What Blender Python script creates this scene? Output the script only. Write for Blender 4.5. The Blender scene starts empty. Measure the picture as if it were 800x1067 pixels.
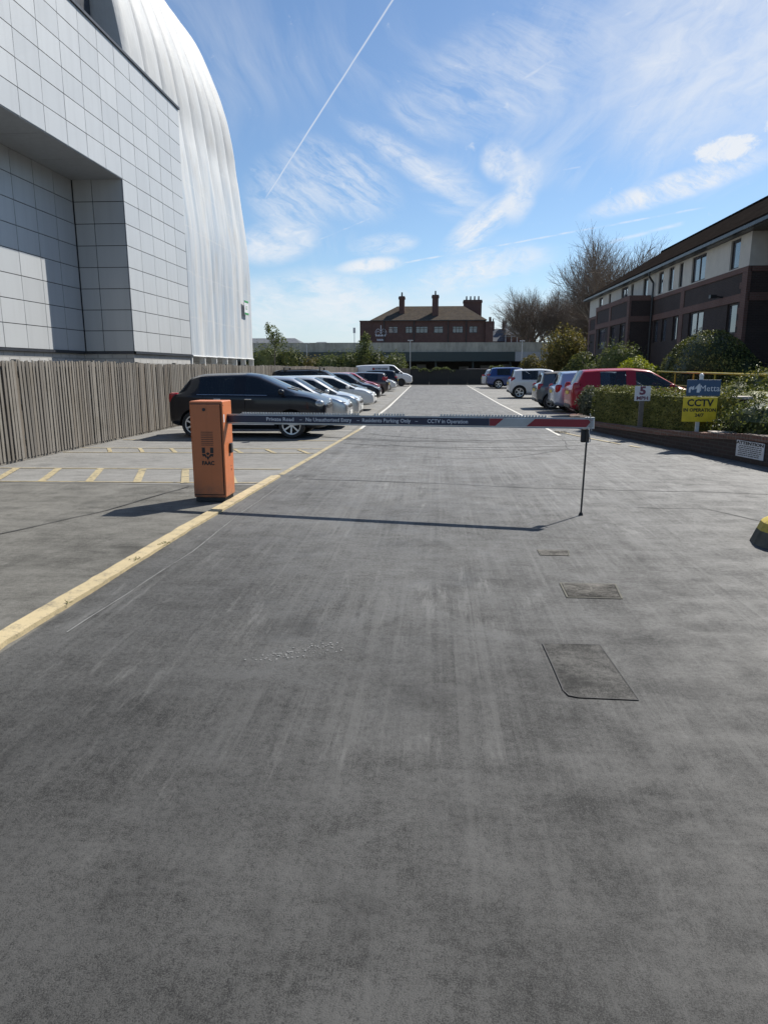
import bpy, bmesh, math, random
import numpy as np
from mathutils import Vector, Matrix
R = math.radians
random.seed(7)
C = bpy.context
scene = C.scene
COL = scene.collection

# ------------------------------------------------------------------ camera, sky, sun, exposure
CAM_H = 1.7
PITCH, YAW = 11.771, 4.15
cam = bpy.data.cameras.new("camera")
cam.sensor_fit = 'VERTICAL'
cam.sensor_height = 36.0
cam.lens = 36.0 * 715.0 / 1067.0
cam.clip_start = 0.05
cam.clip_end = 3000
cam_o = bpy.data.objects.new("camera", cam)
cam_o.location = (0, 0, CAM_H)
cam_o.rotation_euler = (R(90 - PITCH), 0, R(YAW))
COL.objects.link(cam_o)
scene.camera = cam_o

SUN_AZ, SUN_EL = 40.0, 46.0        # degrees right of +Y, degrees above the horizon
SKY_STRENGTH = 0.068
scene.view_settings.view_transform = 'Standard'
scene.view_settings.look = 'None'
scene.view_settings.exposure = 0.72
scene.view_settings.gamma = 1.0
scene.view_settings.use_curve_mapping = False

scene.cycles.max_bounces = 6
scene.cycles.diffuse_bounces = 3
scene.cycles.glossy_bounces = 3
scene.cycles.transmission_bounces = 3
scene.cycles.transparent_max_bounces = 8
scene.cycles.caustics_reflective = False
scene.cycles.caustics_refractive = False

sun = bpy.data.lights.new("sun", 'SUN')
sun.energy = 4.2
sun.angle = R(0.5)
sun.color = (1.0, 0.955, 0.88)
sun_o = bpy.data.objects.new("sun", sun)
sd = Vector((math.sin(R(SUN_AZ)) * math.cos(R(SUN_EL)), math.cos(R(SUN_AZ)) * math.cos(R(SUN_EL)), math.sin(R(SUN_EL))))
sun_o.rotation_euler = (-sd).to_track_quat('-Z', 'Y').to_euler()
sun_o.location = (30, 30, 60)
COL.objects.link(sun_o)


class NT:
    """a short way of writing node trees"""
    def __init__(self, tree):
        self.t = tree
        self.n = tree.nodes
    def new(self, typ, **kw):
        n = self.n.new(typ)
        for k, v in kw.items():
            setattr(n, k, v)
        return n
    def link(self, a, b):
        self.t.links.new(a, b)
    def put(self, sock, v):
        if isinstance(v, bpy.types.NodeSocket):
            self.link(v, sock)
        elif v is not None:
            if hasattr(sock, 'default_value'):
                try:
                    sock.default_value = v
                except Exception:
                    sock.default_value = tuple(v) + (1.0,)
    def math(self, op, a, b=None, c=None, clamp=False):
        n = self.new('ShaderNodeMath', operation=op, use_clamp=clamp)
        for s, v in zip(n.inputs, (a, b, c)):
            self.put(s, v)
        return n.outputs[0]
    def vmath(self, op, a, b=None):
        n = self.new('ShaderNodeVectorMath', operation=op)
        self.put(n.inputs[0], a)
        if b is not None:
            self.put(n.inputs[1], b)
        return n.outputs['Value'] if op in ('DOT_PRODUCT', 'LENGTH', 'DISTANCE') else n.outputs[0]
    def ramp(self, fac, stops, interp='LINEAR'):
        n = self.new('ShaderNodeValToRGB')
        n.color_ramp.interpolation = interp
        el = n.color_ramp.elements
        while len(el) < len(stops):
            el.new(0.5)
        for e, (p, c) in zip(el, stops):
            e.position = p
            e.color = c if len(c) == 4 else (*c, 1)
        self.put(n.inputs[0], fac)
        return n.outputs[0]
    def maprange(self, v, a, b, c=0.0, d=1.0, smooth=False):
        n = self.new('ShaderNodeMapRange')
        n.clamp = True
        if smooth:
            n.interpolation_type = 'SMOOTHSTEP'
        for i, x in enumerate((v, a, b, c, d)):
            self.put(n.inputs[i], x)
        return n.outputs[0]
    def mix(self, fac, a, b, mode='MIX'):
        n = self.new('ShaderNodeMix', data_type='RGBA', blend_type=mode)
        self.put(n.inputs[0], fac)
        self.put(n.inputs[6], a if isinstance(a, bpy.types.NodeSocket) else (*a[:3], 1))
        self.put(n.inputs[7], b if isinstance(b, bpy.types.NodeSocket) else (*b[:3], 1))
        return n.outputs[2]
    def noise(self, vec, scale, detail=3, rough=0.55, dist=0.0, out='Fac', dim='3D'):
        n = self.new('ShaderNodeTexNoise', noise_dimensions=dim)
        self.put(n.inputs['Vector'], vec)
        n.inputs['Scale'].default_value = scale
        n.inputs['Detail'].default_value = detail
        n.inputs['Roughness'].default_value = rough
        n.inputs['Distortion'].default_value = dist
        return n.outputs[0] if out == 'Fac' else n.outputs[1]
    def mapping(self, vec, loc=(0, 0, 0), rot=(0, 0, 0), scale=(1, 1, 1)):
        n = self.new('ShaderNodeMapping')
        self.put(n.inputs[0], vec)
        n.inputs[1].default_value = loc
        n.inputs[2].default_value = rot
        n.inputs[3].default_value = scale
        return n.outputs[0]
    def position(self):
        return self.new('ShaderNodeNewGeometry').outputs['Position']


def azel(az, el):
    """direction: azimuth right of +Y and elevation, in degrees"""
    return Vector((math.sin(R(az)) * math.cos(R(el)), math.cos(R(az)) * math.cos(R(el)), math.sin(R(el))))


def make_world():
    w = bpy.data.worlds.new("World")
    scene.world = w
    w.cycles.sampling_method = 'MANUAL'
    w.cycles.sample_map_resolution = 256
    w.use_nodes = True
    w.node_tree.nodes.clear()
    g = NT(w.node_tree)
    out = g.new('ShaderNodeOutputWorld')
    bg = g.new('ShaderNodeBackground')
    g.link(bg.outputs[0], out.inputs[0])
    bg.inputs[1].default_value = SKY_STRENGTH
    sky = g.new('ShaderNodeTexSky', sky_type='NISHITA')
    sky.sun_disc = False
    sky.sun_elevation = R(SUN_EL)
    sky.sun_rotation = R(SUN_AZ)
    sky.air_density = 1.0
    sky.dust_density = 0.3
    sky.ozone_density = 2.4
    d = g.new('ShaderNodeTexCoord').outputs['Generated']
    sep = g.new('ShaderNodeSeparateXYZ')
    g.link(d, sep.inputs[0])
    z = sep.outputs[2]
    zc = g.math('ADD', g.math('MAXIMUM', z, 0.0), 0.10)
    cmb = g.new('ShaderNodeCombineXYZ')
    g.put(cmb.inputs[0], g.math('DIVIDE', sep.outputs[0], zc))
    g.put(cmb.inputs[1], g.math('DIVIDE', sep.outputs[1], zc))
    p = cmb.outputs[0]                       # a flat cloud layer seen from below
    # cirrus: combed strands, broken up by large soft patches
    warp = g.noise(p, 0.7, 2, 0.5, out='Color', dim='2D')
    pw = g.vmath('ADD', p, g.vmath('MULTIPLY', g.vmath('SUBTRACT', warp, (0.5, 0.5, 0.5)), (0.6, 0.6, 0)))
    s1 = g.noise(g.mapping(pw, rot=(0, 0, R(38)), scale=(3.6, 0.55, 1)), 1.3, 6, 0.62, dim='2D')
    s2 = g.noise(g.mapping(pw, loc=(4, 2, 0), rot=(0, 0, R(-32)), scale=(5.0, 0.7, 1)), 1.0, 6, 0.62, dim='2D')
    patch = g.maprange(g.noise(g.mapping(p, loc=(1.3, 0.2, 0)), 0.75, 2, 0.55, dim='2D'), 0.40, 0.66, 0, 1, True)
    patch2 = g.maprange(g.noise(g.mapping(p, loc=(7.7, 3.1, 0)), 0.55, 2, 0.5, dim='2D'), 0.45, 0.68, 0, 1, True)
    c1 = g.math('MULTIPLY', g.maprange(s1, 0.44, 0.80), patch)
    c2 = g.math('MULTIPLY', g.maprange(s2, 0.44, 0.82), patch2)
    cir = g.math('MULTIPLY', g.math('ADD', c1, c2), 0.42)
    tn = g.noise(g.vmath('MULTIPLY', p, (1.0, 1.0, 0.0)), 3.2, 3, 0.6, out='Color', dim='2D')
    tear = g.vmath('MULTIPLY', g.vmath('SUBTRACT', tn, (0.5, 0.5, 0.5)), (0.55, 0.55, 0))
    # single clouds: a soft envelope filled with torn, combed fibres
    def blob(az, el, ru, rv, ang, amt=0.8, lo=0.36, hi=0.74, sx=1.4, sy=2.6, comb=0.0, seed=0.0, solid=0.0):
        c = azel(az, el)
        u = azel(az + 90, 0)
        v = c.cross(u) * -1
        a = R(ang)
        uu = u * math.cos(a) + v * math.sin(a)
        vv = v * math.cos(a) - u * math.sin(a)
        du = g.math('DIVIDE', g.vmath('DOT_PRODUCT', d, tuple(uu)), math.sin(R(ru)))
        dv = g.math('DIVIDE', g.vmath('DOT_PRODUCT', d, tuple(vv)), math.sin(R(rv)))
        r2 = g.math('ADD', g.math('MULTIPLY', du, du), g.math('MULTIPLY', dv, dv))
        front = g.math('GREATER_THAN', g.vmath('DOT_PRODUCT', d, tuple(c)), 0.3)
        fall = g.maprange(r2, 0.0, 1.0, 1.0, 0.0, True)
        ca, sa = math.cos(R(comb)), math.sin(R(comb))
        cm = g.new('ShaderNodeCombineXYZ')
        du_, dv_ = g.math('MULTIPLY', du, ru * 0.12), g.math('MULTIPLY', dv, rv * 0.12)
        g.put(cm.inputs[0], g.math('MULTIPLY', g.math('ADD', g.math('MULTIPLY', du_, ca), g.math('MULTIPLY', dv_, sa)), sx))
        g.put(cm.inputs[1], g.math('MULTIPLY', g.math('SUBTRACT', g.math('MULTIPLY', dv_, ca), g.math('MULTIPLY', du_, sa)), sy))
        vv_ = g.vmath('ADD', g.vmath('ADD', cm.outputs[0], (seed * 7.3, seed * 3.1, 0)), tear)
        n = g.noise(vv_, 1.6, 6, 0.68, dim='2D')
        if solid:
            m = g.maprange(g.math('ADD', n, g.math('MULTIPLY', g.math('SUBTRACT', fall, 0.5), 0.5)), lo, hi, 0, 1, True)
        else:
            m = g.math('MULTIPLY', g.maprange(n, lo, hi), fall)
        return g.math('MULTIPLY', g.math('MULTIPLY', m, front), amt)
    total = cir
    for b in BLOBS:
        total = g.math('SUBTRACT', 1.0, g.math('MULTIPLY', g.math('SUBTRACT', 1.0, total), g.math('SUBTRACT', 1.0, blob(**b))))
    wobble = g.noise(p, 4.5, 3, dim='2D')
    def trail(a1, e1, a2, e2, wid, amt, soft, broken=0.0, seed=0.0):
        d1, d2 = azel(a1, e1), azel(a2, e2)
        nrm = d1.cross(d2).normalized()
        mid = (d1 + d2).normalized()
        tan = nrm.cross(mid)
        half = math.tan(d1.angle(d2) / 2)
        wob = g.math('MULTIPLY', g.math('SUBTRACT', wobble, 0.5), soft * 0.004)
        dist = g.math('ABSOLUTE', g.math('ADD', g.vmath('DOT_PRODUCT', d, tuple(nrm)), wob))
        along = g.math('DIVIDE', g.vmath('DOT_PRODUCT', d, tuple(tan)), g.math('MAXIMUM', g.vmath('DOT_PRODUCT', d, tuple(mid)), 0.05))
        inside = g.maprange(g.math('ABSOLUTE', along), half * 0.82, half, 1.0, 0.0, True)
        core = g.maprange(dist, 0.0, R(wid), 1.0, 0.0, True)
        m = g.math('MULTIPLY', g.math('MULTIPLY', core, inside), amt)
        if broken:
            n = g.noise(g.mapping(p, loc=(seed, 0, 0)), 5.5, 4, 0.65, dim='2D')
            m = g.math('MULTIPLY', m, g.maprange(n, 0.5 - broken * 0.25, 0.62, 0.15, 1.0))
        return g.math('MULTIPLY', m, g.math('GREATER_THAN', g.vmath('DOT_PRODUCT', d, tuple(mid)), 0.2))
    for t in TRAILS:
        total = g.math('MAXIMUM', total, trail(*t))
    # cloud is only worked out for the half of the sky that has any; it thins to nothing at that half's edge
    ahead = g.vmath('DOT_PRODUCT', d, tuple(azel(2, 12)))
    total = g.math('MULTIPLY', total, g.math('MULTIPLY', g.maprange(z, 0.0, 0.03), g.maprange(ahead, 0.45, 0.65, 0, 1, True)))
    total = g.math('MINIMUM', total, 0.93)
    tint = g.mix(1.0, sky.outputs[0], SKY_TINT, 'MULTIPLY')
    tint = g.mix(g.maprange(z, -0.02, 0.16, 0.70, 0.0, True), tint, HORIZON)     # pale air low down
    g.link(tint, bg.inputs[0])
    bg2 = g.new('ShaderNodeBackground')
    bg2.inputs[1].default_value = SKY_STRENGTH
    g.link(g.mix(total, tint, CLOUD_COL), bg2.inputs[0])
    ms = g.new('ShaderNodeMixShader')
    g.put(ms.inputs[0], g.math('MULTIPLY', g.math('GREATER_THAN', z, 0.0), g.math('GREATER_THAN', ahead, 0.45)))
    g.link(bg.outputs[0], ms.inputs[1])
    g.link(bg2.outputs[0], ms.inputs[2])
    g.link(ms.outputs[0], out.inputs[0])


SKY_TINT = (0.90, 1.0, 1.08)
HORIZON = (5.4, 6.5, 7.7)
CLOUD_COL = (7.6, 7.9, 8.3)
# soft clouds, and one painted sun glow: centre azimuth / elevation, half sizes, tilt (degrees)
BLOBS = [
    dict(az=-7.6, el=14.0, ru=5.6, rv=3.0, ang=-20, amt=0.75, seed=1.0, sx=1.0, sy=5.0, comb=-14),
    dict(az=-11.5, el=12.6, ru=4.0, rv=3.4, ang=-38, amt=0.70, seed=1.6, sx=1.2, sy=4.0, comb=0),
    dict(az=-12.5, el=9.6, ru=4.0, rv=1.9, ang=12, amt=0.85, seed=2.2, sx=1.3, sy=2.2, lo=0.30, hi=0.66),
    dict(az=-4.2, el=9.5, ru=3.2, rv=1.0, ang=6, amt=0.75, seed=2.9, sx=1.5, sy=2.5, lo=0.30, hi=0.68),
    dict(az=-5.2, el=8.0, ru=3.2, rv=0.75, ang=6, amt=0.95, seed=3.3, sx=2.2, sy=2.6, lo=0.30, hi=0.62),
    dict(az=3.2, el=7.6, ru=7.0, rv=1.7, ang=11, amt=0.85, seed=3.9, sx=1.8, sy=2.4, lo=0.32, hi=0.66),
    dict(az=-9.5, el=5.6, ru=8.0, rv=2.6, ang=2, amt=0.75, seed=4.3, sx=1.6, sy=2.6, lo=0.30, hi=0.68),
    dict(az=-1.6, el=15.0, ru=7.2, rv=1.3, ang=-29, amt=0.75, seed=4.9, sx=0.9, sy=3.2),
    dict(az=0.8, el=13.4, ru=4.0, rv=2.2, ang=-30, amt=0.55, seed=5.2, sx=0.9, sy=4.2, comb=25),
    dict(az=4.9, el=15.1, ru=2.0, rv=1.7, ang=-20, amt=0.80, seed=5.5, sx=2.2, sy=2.6, lo=0.26, hi=0.62),
    dict(az=6.5, el=13.2, ru=1.5, rv=3.0, ang=-18, amt=0.75, seed=5.9, sx=2.2, sy=2.0, lo=0.30, hi=0.66),
    dict(az=3.6, el=11.0, ru=4.4, rv=1.4, ang=34, amt=0.95, seed=6.3, sx=1.2, sy=3.4, lo=0.30, hi=0.66),
    dict(az=20.5, el=14.7, ru=2.9, rv=1.1, ang=7, amt=0.95, seed=6.8, sx=3.0, sy=3.0, lo=0.42, hi=0.72, solid=1),
    dict(az=23.8, el=15.8, ru=1.5, rv=0.9, ang=7, amt=0.95, seed=7.1, sx=3.0, sy=3.0, lo=0.42, hi=0.70, solid=1),
    dict(az=17.5, el=12.7, ru=7.5, rv=1.15, ang=13, amt=0.95, seed=7.7, sx=4.2, sy=1.4, comb=42, lo=0.28, hi=0.64),
    dict(az=5.0, el=20.6, ru=10, rv=4.2, ang=16, amt=0.50, seed=8.3, sx=0.7, sy=3.4, comb=-40),
    dict(az=-1.5, el=18.0, ru=3.5, rv=1.2, ang=-33, amt=0.45, seed=8.8, sx=0.8, sy=4.4),
    dict(az=22, el=23, ru=14, rv=9, ang=25, amt=0.95, seed=9.4, sx=0.5, sy=1.4, lo=0.10, hi=0.80),
    dict(az=30, el=31, ru=17, rv=13, ang=0, amt=0.8, seed=13.0, sx=0.4, sy=1.0, lo=0.0, hi=0.72),  # no cloud: the sun's glow painted into the sky
    dict(az=16.5, el=17.5, ru=6, rv=4, ang=60, amt=0.30, seed=9.9, sx=0.7, sy=3.4),
    dict(az=2, el=3.6, ru=22, rv=3.0, ang=0, amt=0.55, seed=10.4, sx=1.2, sy=2.6, lo=0.24, hi=0.70),
]
# vapour trails: from azimuth, elevation to azimuth, elevation, half width, strength, wobble, broken, seed
TRAILS = [
    (-2.4, 26.2, -13.6, 12.2, 0.095, 0.62, 0.25, 0.0, 0.0),
    (15.4, 24.0, 5.6, 19.9, 0.26, 0.55, 0.9, 0.7, 2.0),
    (19.8, 11.2, -3.6, 8.0, 0.11, 0.60, 0.3, 0.2, 4.0),
    (15.0, 18.0, 10.8, 17.8, 0.08, 0.55, 0.2, 0.2, 5.0),
    (18.3, 10.3, 12.8, 9.2, 0.22, 0.50, 0.6, 0.6, 6.0),
    (10.8, 14.5, 7.4, 14.1, 0.10, 0.40, 0.4, 0.5, 7.0),
    (-4.9, 11.5, -9.8, 9.6, 0.10, 0.40, 0.4, 0.4, 8.0),
]
make_world()

# ------------------------------------------------------------------ mesh helpers
class MB:
    """collects faces; build() links them as ONE mesh object"""
    def __init__(self):
        self.v, self.f, self.m = [], [], []
    def poly(self, pts, m=0):
        i = len(self.v)
        self.v += [tuple(p) for p in pts]
        self.f.append(tuple(range(i, i + len(pts))))
        self.m.append(m)
    def box(self, x0, x1, y0, y1, z0, z1, m=0, mat=None):
        P = [(x0, y0, z0), (x1, y0, z0), (x1, y1, z0), (x0, y1, z0), (x0, y0, z1), (x1, y0, z1), (x1, y1, z1), (x0, y1, z1)]
        if mat is not None:
            P = [tuple(mat @ Vector(p)) for p in P]
        i = len(self.v)
        self.v += P
        for q in ((0, 3, 2, 1), (4, 5, 6, 7), (0, 1, 5, 4), (1, 2, 6, 5), (2, 3, 7, 6), (3, 0, 4, 7)):
            self.f.append(tuple(i + k for k in q))
            self.m.append(m)
    def prism(self, pts, z0, z1, m=0, mt=None):
        """pts: counter-clockwise footprint"""
        i, n = len(self.v), len(pts)
        self.v += [(p[0], p[1], z0) for p in pts] + [(p[0], p[1], z1) for p in pts]
        self.f.append(tuple(i + k for k in reversed(range(n)))); self.m.append(m)
        self.f.append(tuple(i + n + k for k in range(n))); self.m.append(m if mt is None else mt)
        for k in range(n):
            l = (k + 1) % n
            self.f.append((i + k, i + l, i + n + l, i + n + k)); self.m.append(m)
    def extrude(self, pts, vec, m=0):
        """a planar polygon (3-D points) pushed along vec"""
        i, n = len(self.v), len(pts)
        vec = Vector(vec)
        self.v += [tuple(p) for p in pts] + [tuple(Vector(p) + vec) for p in pts]
        self.f.append(tuple(i + k for k in reversed(range(n)))); self.m.append(m)
        self.f.append(tuple(i + n + k for k in range(n))); self.m.append(m)
        for k in range(n):
            l = (k + 1) % n
            self.f.append((i + k, i + l, i + n + l, i + n + k)); self.m.append(m)
    def tube(self, p0, p1, r0, r1=None, n=8, m=0, caps=True):
        r1 = r0 if r1 is None else r1
        p0, p1 = Vector(p0), Vector(p1)
        d = (p1 - p0)
        if d.length < 1e-6:
            return
        d.normalize()
        a = d.orthogonal().normalized()
        b = d.cross(a)
        i = len(self.v)
        for p, r in ((p0, r0), (p1, r1)):
            for k in range(n):
                t = 2 * math.pi * k / n
                self.v.append(tuple(p + (a * math.cos(t) + b * math.sin(t)) * r))
        for k in range(n):
            l = (k + 1) % n
            self.f.append((i + k, i + l, i + n + l, i + n + k)); self.m.append(m)
        if caps:
            self.f.append(tuple(i + k for k in reversed(range(n)))); self.m.append(m)
            self.f.append(tuple(i + n + k for k in range(n))); self.m.append(m)
    def path(self, pts, r, n=8, m=0):
        for a, b in zip(pts[:-1], pts[1:]):
            self.tube(a, b, r, r, n, m)
    def lathe(self, prof, n=24, m=0, mat=None, closed=False):
        """prof: (radius, axial) pairs, spun about the local y axis"""
        i, k = len(self.v), len(prof)
        for j in range(n):
            t = 2 * math.pi * j / n
            for r, y in prof:
                p = Vector((r * math.cos(t), y, r * math.sin(t)))
                self.v.append(tuple(mat @ p if mat is not None else p))
        rng = k if closed else k - 1
        for j in range(n):
            jj = (j + 1) % n
            for q in range(rng):
                qq = (q + 1) % k
                self.f.append((i + j * k + q, i + jj * k + q, i + jj * k + qq, i + j * k + qq)); self.m.append(m)
    def ellipsoid(self, c, r, nu=12, nv=8, m=0, power=1.0):
        i = len(self.v)
        sg = lambda x: math.copysign(abs(x) ** power, x)
        for a in range(nv + 1):
            ph = -math.pi / 2 + math.pi * a / nv
            for b in range(nu):
                t = 2 * math.pi * b / nu
                self.v.append((c[0] + r[0] * sg(math.cos(ph)) * sg(math.cos(t)), c[1] + r[1] * sg(math.cos(ph)) * sg(math.sin(t)), c[2] + r[2] * sg(math.sin(ph))))
        for a in range(nv):
            for b in range(nu):
                bb = (b + 1) % nu
                self.f.append((i + a * nu + b, i + a * nu + bb, i + (a + 1) * nu + bb, i + (a + 1) * nu + b)); self.m.append(m)
    def build(self, name, mats, parent=None, smooth=False, loc=None, rot=None, bevel=0.0, seg=2, angle=40):
        me = bpy.data.meshes.new(name)
        me.from_pydata(self.v, [], self.f)
        if not isinstance(mats, (list, tuple)):
            mats = [mats]
        for m in mats:
            me.materials.append(m)
        if any(self.m):
            me.polygons.foreach_set('material_index', self.m)
        if smooth:
            me.polygons.foreach_set('use_smooth', [True] * len(me.polygons))
            me.set_sharp_from_angle(angle=R(angle))
        me.update()
        o = bpy.data.objects.new(name, me)
        COL.objects.link(o)
        if parent is not None:
            o.parent = parent
        if loc is not None:
            o.location = loc
        if rot is not None:
            o.rotation_euler = rot
        if bevel:
            b = o.modifiers.new('bevel', 'BEVEL')
            b.width = bevel
            b.segments = seg
            b.limit_method = 'ANGLE'
            b.angle_limit = R(35)
        return o


def tag(o, label=None, cat=None, group=None, kind=None):
    if label: o['label'] = label
    if cat: o['category'] = cat
    if group: o['group'] = group
    if kind: o['kind'] = kind
    return o


def empty(name, label, cat, loc=(0, 0, 0), rz=0.0, group=None):
    o = bpy.data.objects.new(name, None)
    o.empty_display_size = 0.2
    COL.objects.link(o)
    o.location = loc
    o.rotation_euler = (0, 0, rz)
    return tag(o, label, cat, group)


def struct(mb, name, mats, **kw):
    return tag(mb.build(name, mats, **kw), kind='structure')


def copy_tree(o, parent=None):
    c = o.copy()
    COL.objects.link(c)
    if parent is not None:
        c.parent = parent
    for ch in list(o.children):
        copy_tree(ch, c)
    return c


FONT_CACHE = {}
def text_mesh(name, s, size, mat, parent, loc, rot, align='CENTER', bold=0.0, sx=1.0, depth=0.002):
    """real lettering: a font curve turned into a thin mesh"""
    cu = bpy.data.curves.new(name + '_curve', 'FONT')
    cu.body = s
    cu.size = size
    cu.align_x = align
    cu.align_y = 'CENTER'
    cu.extrude = depth
    cu.offset = bold
    cu.resolution_u = 2
    t = bpy.data.objects.new(name + '_curve', cu)
    COL.objects.link(t)
    dg = C.evaluated_depsgraph_get()
    dg.update()
    me = bpy.data.meshes.new_from_object(t.evaluated_get(dg))
    me.name = name
    bpy.data.objects.remove(t)
    bpy.data.curves.remove(cu)
    me.materials.clear()
    me.materials.append(mat)
    o = bpy.data.objects.new(name, me)
    COL.objects.link(o)
    o.parent = parent
    o.location = loc
    o.rotation_euler = rot
    o.scale = (sx, 1, 1)
    return o


# ------------------------------------------------------------------ materials
def material(name):
    m = bpy.data.materials.new(name)
    m.use_nodes = True
    m.node_tree.nodes.clear()
    g = NT(m.node_tree)
    out = g.new('ShaderNodeOutputMaterial')
    b = g.new('ShaderNodeBsdfPrincipled')
    g.link(b.outputs[0], out.inputs[0])
    return m, g, b, out


def bump(g, b, h, strength=0.3, dist=0.01):
    n = g.new('ShaderNodeBump')
    n.inputs['Strength'].default_value = strength
    n.inputs['Distance'].default_value = dist
    g.link(h, n.inputs['Height'])
    g.link(n.outputs[0], b.inputs['Normal'])


def simple(name, col, rough=0.5, metal=0.0, var=0.12, scale=6.0, coat=0.0, spec=0.5, bmp=0.0):
    m, g, b, _ = material(name)
    tc = g.new('ShaderNodeTexCoord').outputs['Object']
    n = g.noise(tc, scale, 4, 0.6)
    f = g.maprange(n, 0.3, 0.7, 1 - var, 1 + var)
    c = g.vmath('MULTIPLY', tuple(col), (1, 1, 1))
    vm = g.new('ShaderNodeVectorMath', operation='SCALE')
    vm.inputs[0].default_value = col
    g.link(f, vm.inputs[3])
    g.link(vm.outputs[0], b.inputs['Base Color'])
    g.put(b.inputs['Roughness'], g.maprange(n, 0.3, 0.7, max(0.02, rough * 0.85), min(1, rough * 1.15)))
    b.inputs['Metallic'].default_value = metal
    b.inputs['Coat Weight'].default_value = coat
    b.inputs['Coat Roughness'].default_value = 0.04
    b.inputs['Specular IOR Level'].default_value = spec
    if bmp:
        bump(g, b, g.noise(tc, scale * 12, 3), bmp, 0.01)
    return m


def asphalt(name, dark, light, grain=1.0, tracks=0.0, stains=0.5, rough=0.62, spec=0.5, patches=0.0, near_tone=1.0):
    """worn tarmac: stone grain, blotches, faint drag marks across, tyre streaks along"""
    m, g, b, _ = material(name)
    p = g.position()
    big = g.noise(p, 0.45, 5, 0.62, dim='2D')
    mid = g.noise(p, 2.7, 6, 0.70, 0.3, dim='2D')
    across = g.noise(g.mapping(p, rot=(0, 0, R(8)), scale=(0.9, 3.6, 1)), 1.3, 6, 0.72, dim='2D')
    fine = g.noise(p, 210, 3, 0.85, dim='2D')
    gravel = g.noise(p, 30, 5, 0.85, dim='2D')
    f = g.math('MULTIPLY_ADD', g.math('SUBTRACT', big, 0.5), 1.1 * stains, 0.42)
    f = g.math('MULTIPLY_ADD', g.math('SUBTRACT', mid, 0.5), 1.25 * stains, f)
    f = g.math('MULTIPLY_ADD', g.math('SUBTRACT', across, 0.5), 1.0 * stains, f)
    if tracks:
        tr = g.noise(g.mapping(p, rot=(0, 0, R(1.5)), scale=(5.0, 0.10, 1)), 1.0, 6, 0.75, dim='2D')
        tr2 = g.noise(g.mapping(p, loc=(3, 9, 0), rot=(0, 0, R(-2)), scale=(15.0, 0.13, 1)), 1.0, 5, 0.75, dim='2D')
        tr3 = g.noise(g.mapping(p, loc=(8, 2, 0), rot=(0, 0, R(3)), scale=(26.0, 0.45, 1)), 1.0, 5, 0.8, dim='2D')
        gate = g.maprange(g.noise(g.mapping(p, loc=(9, 1, 0)), 0.8, 4, 0.65, dim='2D'), 0.34, 0.60, 0.15, 1)
        t = g.math('ADD', g.math('MULTIPLY', g.math('SUBTRACT', tr, 0.5), 0.75), g.math('ADD', g.math('MULTIPLY', g.maprange(tr2, 0.54, 0.70), 0.45), g.math('MULTIPLY', g.math('SUBTRACT', tr3, 0.5), 0.9)))
        f = g.math('MULTIPLY_ADD', g.math('MULTIPLY', t, gate), tracks, f)
    f = g.math('MULTIPLY_ADD', g.math('SUBTRACT', gravel, 0.5), 1.7 * grain, f)
    f = g.math('MULTIPLY_ADD', g.math('SUBTRACT', fine, 0.5), 2.6 * grain, f)
    chip = g.noise(g.mapping(p, loc=(31, 17, 0)), 130, 2, 0.6, dim='2D')
    f = g.math('MULTIPLY_ADD', g.maprange(chip, 0.58, 0.76), 0.9 * grain, f)
    f = g.maprange(f, -0.30, 1.45, 0.0, 1.5)
    c = g.mix(f, dark, light)
    oil = g.maprange(g.noise(g.mapping(p, loc=(5, 5, 0)), 1.1, 5, 0.65, dim='2D'), 0.60, 0.74, 0, 0.5 * stains)
    c = g.mix(oil, c, tuple(x * 0.55 for x in dark))
    if patches:
        worn = g.noise(g.mapping(p, loc=(2.2, 7.1, 0), rot=(0, 0, R(-3)), scale=(7.0, 1.1, 1)), 1.0, 8, 0.82, dim='2D')
        where = g.maprange(g.noise(g.mapping(p, loc=(6.2, 3.3, 0)), 0.55, 3, 0.6, dim='2D'), 0.44, 0.62)
        chalk = g.math('MULTIPLY', g.maprange(worn, 0.54, 0.76, 0, patches), where)
        c = g.mix(chalk, c, tuple(min(0.4, x * 1.9) for x in light))
    if near_tone < 1:                     # colour darkens towards the near end, along y
        sp = g.new('ShaderNodeSeparateXYZ')
        g.link(p, sp.inputs[0])
        edge = g.math('ADD', sp.outputs[1], g.math('MULTIPLY', g.math('SUBTRACT', big, 0.5), 6.0))
        k = g.maprange(edge, 1.0, 12.5, near_tone, 1.0)
        vm = g.new('ShaderNodeVectorMath', operation='SCALE')
        g.link(c, vm.inputs[0]); g.link(k, vm.inputs[3])
        c = vm.outputs[0]
    g.link(c, b.inputs['Base Color'])
    g.put(b.inputs['Roughness'], g.maprange(g.math('ADD', mid, g.math('MULTIPLY', across, 0.6)), 0.55, 1.05, rough + 0.10, rough - 0.12))
    b.inputs['Specular IOR Level'].default_value = spec
    h = g.math('MULTIPLY_ADD', fine, 0.45, g.math('MULTIPLY', gravel, 1.0))
    bump(g, b, h, 0.60, 0.005)
    return m


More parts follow.
